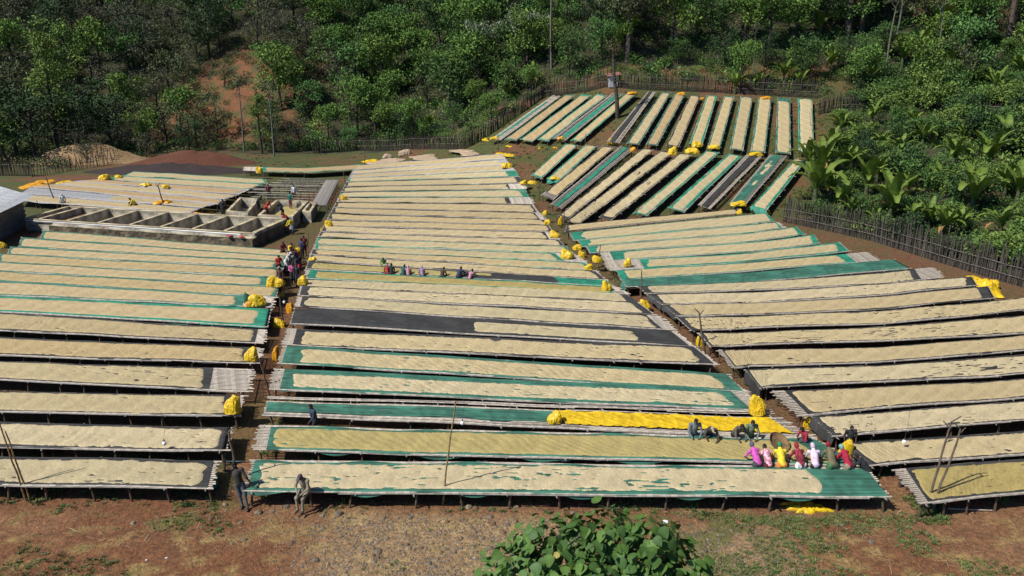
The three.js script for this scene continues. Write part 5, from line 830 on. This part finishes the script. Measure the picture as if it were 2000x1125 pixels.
const project = (p) => { const c = Math.cos(PITCH), s = Math.sin(PITCH), y = p.y - EYE, d = -p.z * c - y * s, h = y * c - p.z * s; return [1000 + FOCAL * p.x / d, 562.5 - FOCAL * (y * c + (-p.z) * s) / d, d]; };
const clearing = (px, py) => Math.hypot((px - 452) / 72, (py - 205) / 82) < 1;
const EDGE = [[-80, 345], [60, 340], [240, 312], [430, 300], [612, 300], [700, 294], [800, 292], [905, 292], [960, 262], [1012, 226], [1062, 190], [1150, 179], [1250, 175.5], [1400, 181], [1597, 192]].map(([x, y]) => { const p = at(x, y, 0); return [p.x, -p.z]; });
EDGE.unshift([-200, EDGE[0][1]]); EDGE.push([200, EDGE.at(-1)[1]]);
const inField = (x, u) => u < interp(EDGE, x) + 0.8 && x < interp(XB, u) + 1.5;
// single trees that stand out
const lone = (kind, px, py, s, label, sy) => tree(kind, gr(at(px, py, 0)), s, label, rnd() * 6, sy);
lone('tall', 112, 262, 1.15, 'tall light green feathery tree standing alone left of the dark thicket');
lone('slim', 476, 296, 0.85, 'slim tree rising from the clearing edge above the red heap'); lone('slim', 536, 305, 0.8, 'slim tree with drooping yellow green top by the fence corner'); lone('tall', 512, 300, 0.62, 'small yellow green tree beside the slim pair below the clearing');
lone('umbrella', 960, 150, 1.0, 'flat topped tree with whitish flowers above the climbing stick fence'); lone('umbrella', 1030, 120, 0.85, 'second flat topped whitish flowered tree uphill of the first');
lone('slim', 1079, 132, 1.25, 'very tall straight bare pale trunk behind the upper fence'); lone('slim', 1318, 84, 1.1, 'bare pale trunk rising behind the fence above the first long beds');
lone('big', 1655, 72, 1.0, 'pair of massive pale trunks above the enset grove, thicker one'); lone('big', 1682, 66, 0.85, 'slanting dark trunk beside the massive pale trunk'); lone('big', 1968, 98, 1.0, 'massive forked tree at the head of the enset grove'); lone('big', 1225, 120, 0.8, 'tall rounded tree behind the small red roof'); lone('broad', 1500, 100, 1.1, 'bright leafy tree behind the upper fence, left of the massive trunks');
lone('broad', 1715, 118, 0.62, 'small bright yellow green tree below the massive trunks');
for (let u = 106; u < 174; u += 5.3) for (let x = -125; x < 100; x += 5.5) {
  const X = x + rr(-2.3, 2.3), U = u + rr(-2.3, 2.3); if (inField(X, U) || X > interp(XB, U) + 45) continue;
  const p = V(X, ground(X, -U), -U), [px, py] = project(p); if (px < -90 || px > 2090 || py < -60 || py > 330) continue;
  if (clearing(px, py)) { if (rnd() < 0.78) continue; }
  const left = px < 600, n = noise(X * 0.06, U * 0.06, 171), k = rnd();
  const kind = left ? (k < 0.3 ? 'grey' : k < 0.56 ? 'olive' : k < 0.72 ? 'dark' : k < 0.97 ? 'broad' : 'tall') : px < 1050 ? (k < 0.62 ? 'broad' : k < 0.75 ? 'dark' : k < 0.92 ? 'olive' : 'grey') : (k < 0.58 ? 'broad' : k < 0.72 ? 'dark' : k < 0.88 ? 'olive' : 'slim');
  const edge = inField(X - 6, U - 8) || inField(X, U - 8) ? 0.62 : 1;
  tree(kind, p, rr(0.68, 1.22) * edge * (kind === 'slim' ? 0.9 : 1), undefined, rnd() * 6.28, rr(0.85, 1.2));
}
// undergrowth: nobody could count it
function under(name, label, cols, n, leaf, list) {
  const b = new MB(); clump(b, V(0, 0.45, 0), 1.1, n, leaf, cols, 0.7); clump(b, V(0.7, 0.3, 0.4), 0.7, Math.round(n / 2), leaf, cols, 0.7); clump(b, V(-0.6, 0.35, -0.3), 0.7, Math.round(n / 2), leaf, cols, 0.7);
  const m = new THREE.InstancedMesh(b.geo(true), leafMat, list.length), d = new THREE.Object3D();
  list.forEach(([p, s], i) => { d.position.copy(p); d.rotation.set(rr(-0.2, 0.2), rnd() * 6.28, rr(-0.2, 0.2)); d.scale.set(s * rr(0.8, 1.3), s * rr(0.7, 1.25), s * rr(0.8, 1.3)); d.updateMatrix(); m.setMatrixAt(i, d.matrix); { const t = rr(0.75, 1.7); m.setColorAt(i, lin(t * rr(0.85, 1.2), t, t * rr(0.75, 1.0))); } });
  m.name = numbered(name); m.castShadow = m.receiveShadow = true; scene.add(m); tag(m, label, 'undergrowth', undefined, 'stuff');
}
{
  const A = [], B = [], D = [];
  for (let u = 104; u < 172; u += 1.9) for (let x = -120; x < 95; x += 2.1) {
    const X = x + rr(-1, 1), U = u + rr(-1, 1); if (inField(X - 0.5, U - 0.5)) continue; const p = V(X, ground(X, -U), -U), [px, py] = project(p); if (px < -60 || px > 2060 || py < -40 || py > 330) continue;
    const c = clearing(px, py); if (c && rnd() < 0.28) continue;
    (px < 600 ? (rnd() < 0.5 ? D : rnd() < 0.6 ? B : A) : rnd() < 0.7 ? A : rnd() < 0.5 ? B : D).push([p, rr(0.6, 1.25) * (c ? 0.55 : 1)]);
  }
  for (let x = -90; x < -9; x += 1.5) for (let k = 0; k < 4; k++) { const X = x + rr(-0.8, 0.8), U = rr(119.5, 125), p = V(X, ground(X, -U), -U), [px] = project(p); if (px > -20 && rnd() < 0.8) (rnd() < 0.6 ? A : D).push([p, rr(0.35, 0.9)]); }
  for (let u = 46; u < 116; u += 1.5) for (let x = 24; x < 84; x += 1.6) { const X = x + rr(-0.7, 0.7), U = u + rr(-0.7, 0.7), r = X - interp(XB, U); if (r < 1.2) continue; const p = V(X, ground(X, -U), -U), [px, py] = project(p); if (px > 2060 || Math.hypot((px - 1935) / 65, (py - 252) / 22) < 1) continue; (rnd() < 0.65 ? A : B).push([p, rr(0.45, 0.8)]); }
  under('undergrowth', 'green leafy undergrowth filling the wooded slope', FOL.green, 90, 0.30, A); under('undergrowth', 'dark undergrowth between the trees of the slope', FOL.dark, 90, 0.28, B); under('undergrowth', 'greyish brown scrub on the drier slope', [...FOL.grey, ...FOL.brown], 80, 0.24, D);
}
// coffee shrubs behind the side fence
function protoShrub(cols, leaf) { const g = new THREE.Group(), w = new MB(), b = new MB(); for (let k = 0; k < 7; k++) { const a = k * 0.9 + rr(-0.3, 0.3), e = V(Math.cos(a) * rr(0.6, 1.3), rr(1.2, 2.3), Math.sin(a) * rr(0.6, 1.3)); w.tube([V(0, -0.3, 0), e.clone().multiplyScalar(0.5).add(V(0, 0.2, 0)), e], (t) => 0.045 * (1 - 0.7 * t), 5); for (let j = 0; j < 3; j++) clump(b, e.clone().add(V(rr(-0.5, 0.5), rr(-0.7, 0.25), rr(-0.5, 0.5))), rr(0.5, 0.8), 78, leaf, cols, 0.75, 0.2); } mesh('stems', w.geo(), barkMat, g); mesh('foliage', b.geo(true), leafMat, g); return g; }
const SH = [protoShrub(FOL.green, 0.24), protoShrub([...FOL.green, ...FOL.dark], 0.22), protoShrub([...FOL.lime, ...FOL.green], 0.24), protoShrub(FOL.lime, 0.26), protoShrub(FOL.dark, 0.24)];
const zoneShrub = (px, py) => `glossy green coffee shrub ${py < 150 ? 'among the grove plants high on the slope' : py < 250 ? (px < 1790 ? 'near the end of the upper terrace' : 'below the bare bank') : py < 340 ? (px < 1750 ? 'beside the tall false banana clump' : 'in the middle of the thicket') : px < 1760 ? 'between the fence end and the bright false banana' : 'in the thick hedge just behind the fence'}`;
const shrubAt = (p, s, say) => { const g = pick(SH).clone(); g.name = numbered('coffee_shrub'); g.position.copy(p); g.rotation.y = rnd() * 6.28; g.scale.set(s * rr(0.9, 1.2), s * rr(0.8, 1.15), s * rr(0.9, 1.2)); scene.add(g); tag(g, say, 'shrub', say); };
const ENP = [[1590, 404], [1602, 356], [1648, 350], [1735, 440], [1780, 452], [1895, 425], [1925, 345], [1755, 318], [1800, 290], [1690, 388], [1640, 415], [1840, 470], [1985, 400], [1860, 330], [1640, 270], [1700, 250], [1622, 393], [1665, 338], [1575, 338], [1620, 308], [1950, 468], [1770, 388]].map(([x, y]) => gr(at(x, y, 0)));
for (let u = 48; u < 112; u += 3.0) for (let x = 26; x < 80; x += 3.0) {
  const X = x + rr(-1.2, 1.2), U = u + rr(-1.2, 1.2), r = X - interp(XB, U); if (r < 1.3) continue; const p = V(X, ground(X, -U), -U), [px, py] = project(p); if (px > 2050 || rnd() < 0.12 || Math.hypot((px - 1935) / 60, (py - 250) / 24) < 1) continue;
  if (ENP.some((e) => e.distanceTo(p) < 2.3)) continue; shrubAt(p, rr(0.8, 1.45) * (ENP.some((e) => e.distanceTo(p) < 4.5 && e.z < p.z + 1) ? 0.72 : 1), `${zoneShrub(px, py)}`);
}
for (const [px, py, s] of [[1640, 300, 1], [1680, 280, 1.1], [1610, 330, 0.8], [1985, 520, 1.1], [1940, 505, 1], [1890, 495, 0.9]]) shrubAt(gr(at(px, py, 0)), s, 'coffee shrub leaning over the side fence');
// false banana plants
function ensetLeaf(len, wid, arch, cols, tear) {
  const b = new MB(), n = 16, mid = []; let p = V(0, 0, 0), a = 1.25;
  for (let k = 0; k <= n; k++) { mid.push([p.clone(), a]); a -= arch / n * (0.4 + 1.4 * k / n); p.add(V(Math.cos(a) * len / n, Math.sin(a) * len / n, 0)); }
  mid.forEach(([q, ang], k) => { const t = k / n, w = k < 2 ? 0.05 : wid * Math.pow(Math.sin(Math.PI * clamp(0.12 + 0.86 * (t - 0.08), 0, 1)), 0.7), nx = -Math.sin(ang), ny = Math.cos(ang), c = pick(cols), cm = [c[0] * 1.5, c[1] * 1.4, c[2] * 1.6], j = tear * (k % 2) * w;
    b.v(q.x + nx * 0.10 * w, q.y + ny * 0.30 * w - j * 0.4, -w / 2 + j * 0.25, c, t, 0); b.v(q.x, q.y, 0, cm, t, 0.5); b.v(q.x + nx * 0.10 * w, q.y + ny * 0.30 * w - j * 0.4, w / 2 - j * 0.25, c, t, 1); });
  for (let k = 0; k < n; k++) { const o = k * 3; b.quad(o, o + 1, o + 4, o + 3); b.quad(o + 1, o + 2, o + 5, o + 4); }
  return b.geo();
}
const ENS = [[0.098, 0.158, 0.018], [0.075, 0.128, 0.016], [0.125, 0.18, 0.022]], bananaMat = new THREE.MeshPhysicalMaterial({ vertexColors: true, roughness: 0.62, specularIntensity: 0.5, side: THREE.DoubleSide, transmission: 0.25, thickness: 0 });
const EL = [0.45, 0.75, 1.2, 1.9].flatMap((a) => [0, 1].map((k) => ensetLeaf(2.8, 0.66, a, ENS, k ? 0.35 : 0.12))), ELdry = ensetLeaf(2.0, 0.45, 2.9, [[0.30, 0.17, 0.04], [0.22, 0.15, 0.05]], 0.4), stemGeo = (() => { const b = new MB(); b.tube([V(0, -0.3, 0), V(0, 0.5, 0), V(0.02, 1.1, 0)], (t) => 0.24 - 0.12 * t, 9); return b.geo(); })(), stemMat = std([0.10, 0.12, 0.045], { map: barkTex });
function enset(px, py, s, label, h = 0) {
  const p = gr(at(px, py, h)), o = thing('false_banana', label, 'plant', p, rnd() * 6.28, label.includes('grove') ? 'false bananas of the grove' : undefined); o.scale.setScalar(s); mesh('stem', stemGeo, stemMat, o);
  const n = 9 + Math.floor(rnd() * 4); for (let k = 0; k < n; k++) { const m = mesh('leaf', EL[Math.min(7, Math.floor((1 - k / n) * 6 + rnd() * 2))], bananaMat, o); m.position.y = 0.95; m.rotation.set(0, k * 2.4 + rr(-0.3, 0.3), k > n * 0.6 ? 0.15 : 0); m.scale.setScalar(rr(0.75, 1.1)); }
  if (rnd() < 0.5) { const m = mesh('withered_leaf', ELdry, bananaMat, o); m.position.y = 0.8; m.rotation.y = rnd() * 6.28; }
}
[[1590, 404, 1.75, 'big false banana at the fence end overhanging the lower terrace beds'], [1602, 356, 1.75, 'tall false banana beside the last upper-terrace bed'], [1648, 350, 1.2, 'false banana with arching leaves in mid grove'], [1735, 440, 1.5, 'bright fan shaped false banana just behind the fence'], [1780, 452, 0.9, 'small false banana leaning over the fence rails'], [1895, 425, 1.6, 'false banana with broad upright leaves above the fence'], [1925, 345, 1.5, 'false banana with drooping leaves uphill of the fence'], [1755, 318, 1.1, 'false banana with silvery leaf stalks on the slope'], [1800, 290, 1.0, 'false banana in the middle of the coffee shrubs'], [1690, 388, 1.4, 'false banana between the fence and the coffee shrubs'], [1640, 415, 1.0, 'leaning false banana at the bend of the fence'], [1840, 470, 1.0, 'false banana with torn leaves over the fence pickets'], [1985, 400, 1.2, 'false banana at the thick end of the hedge'], [1860, 330, 1.1, 'false banana halfway up the hedge slope'], [1640, 270, 1.1, 'false banana near the top bed corner'], [1700, 250, 1.0, 'false banana below the short fence end']].forEach((e) => enset(e[0], e[1], e[2] * 0.92, e[3]));
for (const [px, py, s] of [[1622, 385, 1.2], [1665, 330, 1.2], [1575, 330, 1.3], [1712, 350, 1], [1620, 300, 1.2], [1660, 425, 0.9], [1705, 440, 0.8], [1812, 440, 0.9], [1870, 455, 1], [1950, 460, 1.1], [1770, 380, 1], [1835, 370, 1], [1960, 380, 1.1], [1720, 290, 1], [1780, 250, 1], [1880, 280, 1]]) enset(px, py + 8, s * 0.82, 'false banana among the coffee shrubs of the fence-side grove');
for (const [px, py, s] of [[1960, 290, 1], [1700, 160, 0.9], [1760, 120, 1.1], [1790, 110, 1.2], [1830, 60, 1.4], [1850, 130, 1], [1730, 100, 1], [1820, 30, 1.2], [1880, 60, 1.1], [1900, 120, 1], [1600, 60, 1], [1560, 165, 0.8], [1530, 150, 0.8], [1480, 165, 0.7], [1435, 170, 0.8], [1620, 130, 0.9], [1665, 125, 0.8], [1540, 50, 1], [1360, 60, 0.9], [1940, 180, 1], [1990, 150, 1.1]]) enset(px, py + 14, s * 1.15, 'false banana in the grove uphill of the fences');
for (const [px, py, s] of [[1000, 172, 0.9], [1040, 165, 1], [840, 245, 0.8], [990, 190, 0.8], [720, 80, 0.9], [280, 15, 1], [640, 20, 0.8]]) enset(px, py + 8, s, 'false banana among the trees left of the upper terrace grove');
// cut trunk standing on the upper terrace
{
  const a = at(1206, 230, 0), d = ray(1198, 92), t = a.z / d.z, b = V(d.x * t, EYE + d.y * t, d.z * t).sub(a), o = thing('lopped_tree', 'tall lopped trunk with a small leafy tuft on the upper terrace', 'tree', a.clone()), w = new MB(), c = new MB();
  w.tube([V(0, -0.4, 0), b.clone().multiplyScalar(0.25).add(V(0.08, 0, 0)), b.clone().multiplyScalar(0.6).add(V(-0.12, 0, 0)), b], (q) => 0.30 - 0.14 * q, 9); mesh('trunk', w.geo(), std([0.11, 0.075, 0.048], { map: barkTex }), o);
  clump(c, b.clone().add(V(0, 0.1, 0)), 1.0, 240, 0.26, FOL.brown, 0.9); clump(c, b.clone().multiplyScalar(0.55), 0.4, 60, 0.22, FOL.olive, 1); mesh('crown', c.geo(true), leafMat, o);
}
{                                                                     // small hut behind the upper fence
  const p = at(1196, 168, 0), o = thing('small_hut', 'small pale hut with a faded red metal roof behind the fence', 'hut', p, 0.1); p.y -= 0.3; o.scale.setScalar(0.66); boxMesh('wall', 0, 1.0, 0, 1.7, 2.4, 1.8, std([0.40, 0.40, 0.42]), o); const r = new MB(); r.box(0.1, 0, 0, 2.9, 0.08, 2.6); const m = mesh('roof', r.geo(true), std([0.30, 0.13, 0.10], { roughness: 0.6 }), o); m.position.set(0, 2.35, 0); m.rotation.set(0.15, 0, 0.12);
}
// ---------------------------------------------------------------- the tree in front of the viewpoint
{
  const c0 = ray(1160, 1066).multiplyScalar(16.6).add(V(0, EYE, 0)), o = thing('broad_leaved_tree', 'broad tree with big heart shaped green leaves at the yard edge', 'tree', V(c0.x, ground(c0.x, c0.z), c0.z)), base = o.position;
  const lg = new MB(); { const n = 7; for (let k = 0; k <= n; k++) { const t = k / n, w = 0.46 * Math.pow(Math.sin(Math.PI * Math.pow(clamp(t * 0.97 + 0.03), 0.62)), 0.85), y = -0.22 * t * t, cup = 0.12 * w; lg.v(t, y + cup + 0.02 * Math.sin(t * 9), -w, [0.9, 0.95, 0.9], t, 0); lg.v(t, y, 0, [1.25, 1.2, 1.3], t, 0.5); lg.v(t, y + cup - 0.02 * Math.sin(t * 8), w, [0.95, 1, 0.95], t, 1); } for (let k = 0; k < n; k++) { const q = k * 3; lg.quad(q, q + 1, q + 4, q + 3); lg.quad(q + 1, q + 2, q + 5, q + 4); } }
  const leafG = lg.geo(), mats = [[0.070, 0.140, 0.026], [0.050, 0.108, 0.023], [0.094, 0.170, 0.032], [0.060, 0.126, 0.030], [0.30, 0.24, 0.04]].map((c) => new THREE.MeshPhysicalMaterial({ color: lin(...c), vertexColors: true, roughness: 0.6, specularIntensity: 0.5, side: THREE.DoubleSide, transmission: 0.2, thickness: 0 }));
  const w = new MB(), H = c0.y - base.y; w.tube([V(0, -0.3, 0), V(0.15, H * 0.3, 0.1), V(-0.1, H * 0.65, 0), V(0, H * 0.86, 0)], (t) => 0.17 - 0.08 * t, 9);
  const lobes = [[0.1, -0.15, 0, 1.0], [-0.75, -0.3, 0.1, 1.0], [0.95, -0.2, 0, 0.95], [-1.45, -0.65, 0.3, 0.9], [1.65, -0.6, 0.2, 0.7], [-2.05, -1.25, 0.6, 0.7], [2.4, -1.0, 0.4, 0.55], [-0.2, -0.8, 0.7, 1.1], [0.9, -0.9, 0.8, 1.05], [1.9, -1.4, 0.8, 0.75], [-1.5, -1.4, 1.0, 0.95], [0.2, -1.6, 1.2, 1.1], [1.1, -1.8, 1.3, 1.0], [-0.8, -1.9, 1.4, 1.0], [2.5, -1.7, 0.8, 0.6]], all = [];
  for (const [x, y, z, r] of lobes) {
    const c = V(x * 1.07, H + y, z); w.tube([V(0, H * 0.62, 0), c.clone().lerp(V(0, H * 0.7, 0), 0.4), c], (t) => 0.06 * (1 - 0.7 * t), 5);
    const n = Math.round(320 * r * r); for (let k = 0; k < n; k++) { const d = rv(); if (d.y < -0.45) d.y *= -1; const q = c.clone().addScaledVector(d, r * Math.pow(rnd(), 0.28) * rr(0.8, 1.05)); const az = Math.atan2(d.z, d.x) + rr(-0.9, 0.9); all.push([q, az, rr(-0.95, -0.05), rr(-0.6, 0.6), 0.08 + 0.18 * Math.pow(rnd(), 0.8)]); }
  }
  const eye = V(0, EYE, 0).sub(base), toEye = eye.clone().normalize(), rest = []; all.sort((a, b) => b[0].dot(toEye) - a[0].dot(toEye));
  mesh('trunk', w.geo(), std([0.16, 0.13, 0.10], { map: barkTex }), o);
  all.forEach(([q, az, tilt, roll, s], i) => { const e = new THREE.Euler(roll, -az, tilt, 'YZX'), mt = mats[rnd() < 0.015 ? 4 : Math.floor(rnd() * 4)]; if (i < 300) { const m = mesh('leaf', leafG, mt, o); m.position.copy(q); m.rotation.copy(e); m.scale.setScalar(s); } else { const g = leafG.clone(); g.applyMatrix4(new THREE.Matrix4().compose(q, new THREE.Quaternion().setFromEuler(e), V(s, s, s))); rest.push(g); } });
  mesh('foliage', mergeGeometries(rest), mats[0], o, 'stuff');
  for (let k = 0; k < 26; k++) { const a = all[Math.floor(rnd() * 500)][0], b = a.clone().add(V(rr(-0.5, 0.5), -rr(0.3, 0.8), rr(-0.6, -0.1))); stick('twig', b, a, rr(0.008, 0.016), barkPale, o); }
}
// ---------------------------------------------------------------- stones, weeds and litter of the yard
rnd = mulberry(4242);
const stoneG = [0, 1, 2].map((s) => { const g = new THREE.IcosahedronGeometry(1, 1), p = g.attributes.position; for (let i = 0; i < p.count; i++) { const x = p.getX(i), y = p.getY(i), z = p.getZ(i), r = 0.75 + 0.5 * noise3(x * 1.7 + s * 5, y * 1.7, z * 1.7); p.setXYZ(i, x * r, y * r * 0.65, z * r); } g.computeVertexNormals(); return g; });
const stoneM = [[0.26, 0.19, 0.125], [0.21, 0.165, 0.12], [0.32, 0.25, 0.17], [0.22, 0.12, 0.07]].map((c) => std(c, { map: soilTex }));
const yardAt = (u, x) => V(x, ground(x, -u) + 0.09 * (fbm(x * 2.2, u * 2.2, 61, 3) - 0.5), -u);
for (let k = 0; k < 90; k++) { const rub = rnd() < 0.7, x = rub ? rr(-7.5, 2.5) : rr(-14, 13), u = rub ? rr(22.3, 25.2) : rr(22.2, 25.6), s = rr(0.05, 0.12), m = mesh('stone', pick(stoneG), pick(stoneM)); m.position.copy(yardAt(u, x)); m.scale.set(s * rr(0.8, 1.4), s, s * rr(0.8, 1.3)); m.rotation.y = rnd() * 6.28; tag(m, rub ? 'loose brown stone in the rubble patch of the yard' : 'single loose stone on the red earth of the yard', 'stone', rub ? 'stones of the rubble patch' : 'stones scattered on the yard'); }
function scatter(name, label, geo, mat, list, cat) { const m = new THREE.InstancedMesh(geo, mat, list.length), d = new THREE.Object3D(); list.forEach(([p, s, c, sy], i) => { d.position.copy(p); d.rotation.set(rr(-0.3, 0.3), rnd() * 6.28, rr(-0.3, 0.3)); d.scale.set(s, s * (sy ?? rr(0.6, 1)), s); d.updateMatrix(); m.setMatrixAt(i, d.matrix); m.setColorAt(i, lin(...c)); }); m.name = numbered(name); m.castShadow = m.receiveShadow = true; scene.add(m); tag(m, label, cat, undefined, 'stuff'); }
{
  const l = [], w = [], f = [];
  for (let k = 0; k < 9000; k++) { const x = rr(-9, 11), u = rr(21, 26), n = fbm(x * 1.2, u * 1.2, 181, 3), d = ss(-8.5, -6, x) * ss(3.5, 1.0, x) * ss(25.7, 24.2, u) + 0.7 * ss(5, 6.2, x) * ss(11, 8.5, x) * ss(24.6, 23.4, u) + 0.06; if (rnd() > d * (0.4 + n)) continue; const t = rr(0.7, 1.3); l.push([yardAt(u, x), rr(0.012, 0.055), pick([[0.30 * t, 0.24 * t, 0.17 * t], [0.20 * t, 0.16 * t, 0.12 * t], [0.27 * t, 0.17 * t, 0.10 * t], [0.19 * t, 0.16 * t, 0.13 * t]])]); }
  for (let k = 0; k < 2500; k++) { const x = rr(-16, 16), u = rr(21, 26.2), t = rr(0.7, 1.3); if (fbm(x * 0.6, u * 0.8, 183, 3) < 0.45) continue; l.push([yardAt(u, x), rr(0.01, 0.035), [0.22 * t, 0.14 * t, 0.085 * t]]); }
  scatter('gravel', 'loose gravel and small stones strewn over the yard', stoneG[0], std([1, 1, 1], { map: soilTex }), l, 'gravel');
  const blade = new MB(); for (let k = 0; k < 16; k++) { const a = rnd() * 6.28, r = rr(0.02, 0.1), p = V(Math.cos(a) * r, 0, Math.sin(a) * r), d = V(Math.cos(a) * rr(0.2, 1), rr(0.5, 1.3), Math.sin(a) * rr(0.2, 1)).normalize(); addLeaf(blade, p, d, rv(), rr(0.1, 0.24), rr(0.02, 0.07), [1, 1, 1]); }
  const weedAt = (x, u, s) => { const t = rr(0.7, 1.3); w.push([yardAt(u, x), s, pick([[0.075 * t, 0.13 * t, 0.025 * t], [0.10 * t, 0.14 * t, 0.03 * t], [0.13 * t, 0.13 * t, 0.05 * t]]), s]); };
  for (let k = 0; k < 16000; k++) { const x = rr(-17, 17), u = rr(21.2, 26.4), g = fbm(x * 0.7, u * 0.9, 185, 3), d = ss(0.5, 0.68, g) * (ss(4, 7, x) * 0.8 * ss(25.4, 24.7, u) + ss(-8, -11, x) * 0.45 + 0.10) + 0.9 * ss(6.3, 7.3, x) * ss(14, 12, x) * ss(0.4, 0.1, Math.abs(u - 24.9 - 0.2 * Math.sin(x))) * ss(0.35, 0.55, g); if (rnd() < d) weedAt(x, u, rr(0.25, 0.75)); }
  for (let k = 0; k < 5200; k++) { const b = pick(['M0', 'M1', 'M2', 'M3', 'L13', 'R18', 'R17', 'R16', 'L12']), q = beds[b], p = q.world(rr(0, q.L), rr(-0.25, q.W)), n = noise(p.x * 0.7, p.z * 0.7, 187); if (n > 0.45) { const t = rr(0.7, 1.3); w.push([gr(p), rr(0.4, 1.1), [0.07 * t, 0.12 * t, 0.024 * t], rr(0.4, 1)]); } }
  const straw = new MB(); straw.tube([V(-0.5, 0, 0), V(0.05, 0.02, 0.03), V(0.5, 0, 0)], 0.02, 4); const sl = [];
  for (let k = 0; k < 2600; k++) { const x = rr(-16, 16), u = rr(21.3, 26.3); if (fbm(x * 0.9, u * 1.1, 197, 3) < 0.47) continue; const t = rr(0.6, 1.3), p = yardAt(u, x); p.y += 0.012; sl.push([p, rr(0.08, 0.4), [0.40 * t, 0.29 * t, 0.15 * t], 0.3]); }
  scatter('straw', 'dry straw and twigs strewn over the yard', straw.geo(), std([1, 1, 1]), sl, 'straw');
  scatter('weeds', 'low green weeds and grass tufts on the yard and under the front beds', blade.geo(true), std([1, 1, 1], { roughness: 0.7 }), w, 'weeds');
  for (let k = 0; k < 15000; k++) { const px = rr(480, 1900), py = rr(180, 560), p = gr(at(px, py, 0)), u = -p.z; if (!inField(p.x, u)) continue; const n = fbm(p.x * 0.35, p.z * 0.35, 189, 3), aisle = px > interp([[300, 985], [440, 1085], [560, 1200]], py) && px < interp([[300, 1060], [440, 1105], [560, 1235]], py); if (!(py < 430 && px > 930 && n > 0.42) && !(aisle && n > 0.4) && !(px < 1000 && py < 345 && n > 0.5)) continue; const t = rr(0.7, 1.3); f.push([p, rr(0.7, 1.9), [0.075 * t, 0.105 * t, 0.026 * t], rr(0.3, 0.8)]); }
  scatter('grass', 'short grass growing between the terrace beds and in the aisle', blade.geo(true), std([1, 1, 1], { roughness: 0.7 }), f, 'grass');
}
// scraps and sticks lying in the yard
[[1300, 1020, 0.11, 'pale crumpled scrap beside the broad-leaved tree'], [928, 1090, 0.05, 'white scrap on the rubble patch'], [325, 1090, 0.045, 'white scrap near the weeds before the tank-side bed'], [286, 1094, 0.04, 'small white scrap beside a larger one on the yard'], [1798, 1073, 0.05, 'white scrap on the grassy yard']].forEach(([x, y, s, t]) => { const m = mesh('scrap', lump(s, s * 0.8, s * 0.7, x, 0.5, 5), M.white); m.position.copy(at(x, y, 0)); tag(m, t, 'litter'); });
{ const a = at(1850, 993, 0.05), b = at(1938, 997, 0.06), o = thing('cane_pole', 'long pale cane lying on the ground before the fence-side corner bed', 'pole', a); stick('shaft', V(0, 0, 0), b.sub(a), 0.025, M.cane, o); }
[[505, 1001, 0.15], [560, 990, 0.12], [915, 990, 0.14], [928, 993, 0.12], [1008, 990, 0.12], [662, 1003, 0.16], [440, 985, 0.1]].forEach(([x, y, s], i) => { const m = mesh('stone', stoneG[i % 3], stoneM[i % 4]); m.position.copy(at(x, y, 0.02)); m.scale.setScalar(s); m.rotation.y = i; tag(m, i === 3 || i === 2 ? 'brown stone at the foot of a front bed leg' : 'fist sized stone on the earth near the front bed', 'stone', i === 3 || i === 2 ? 'stones at the bed leg' : 'stones along the front bed'); });
renderer.render(scene, camera);
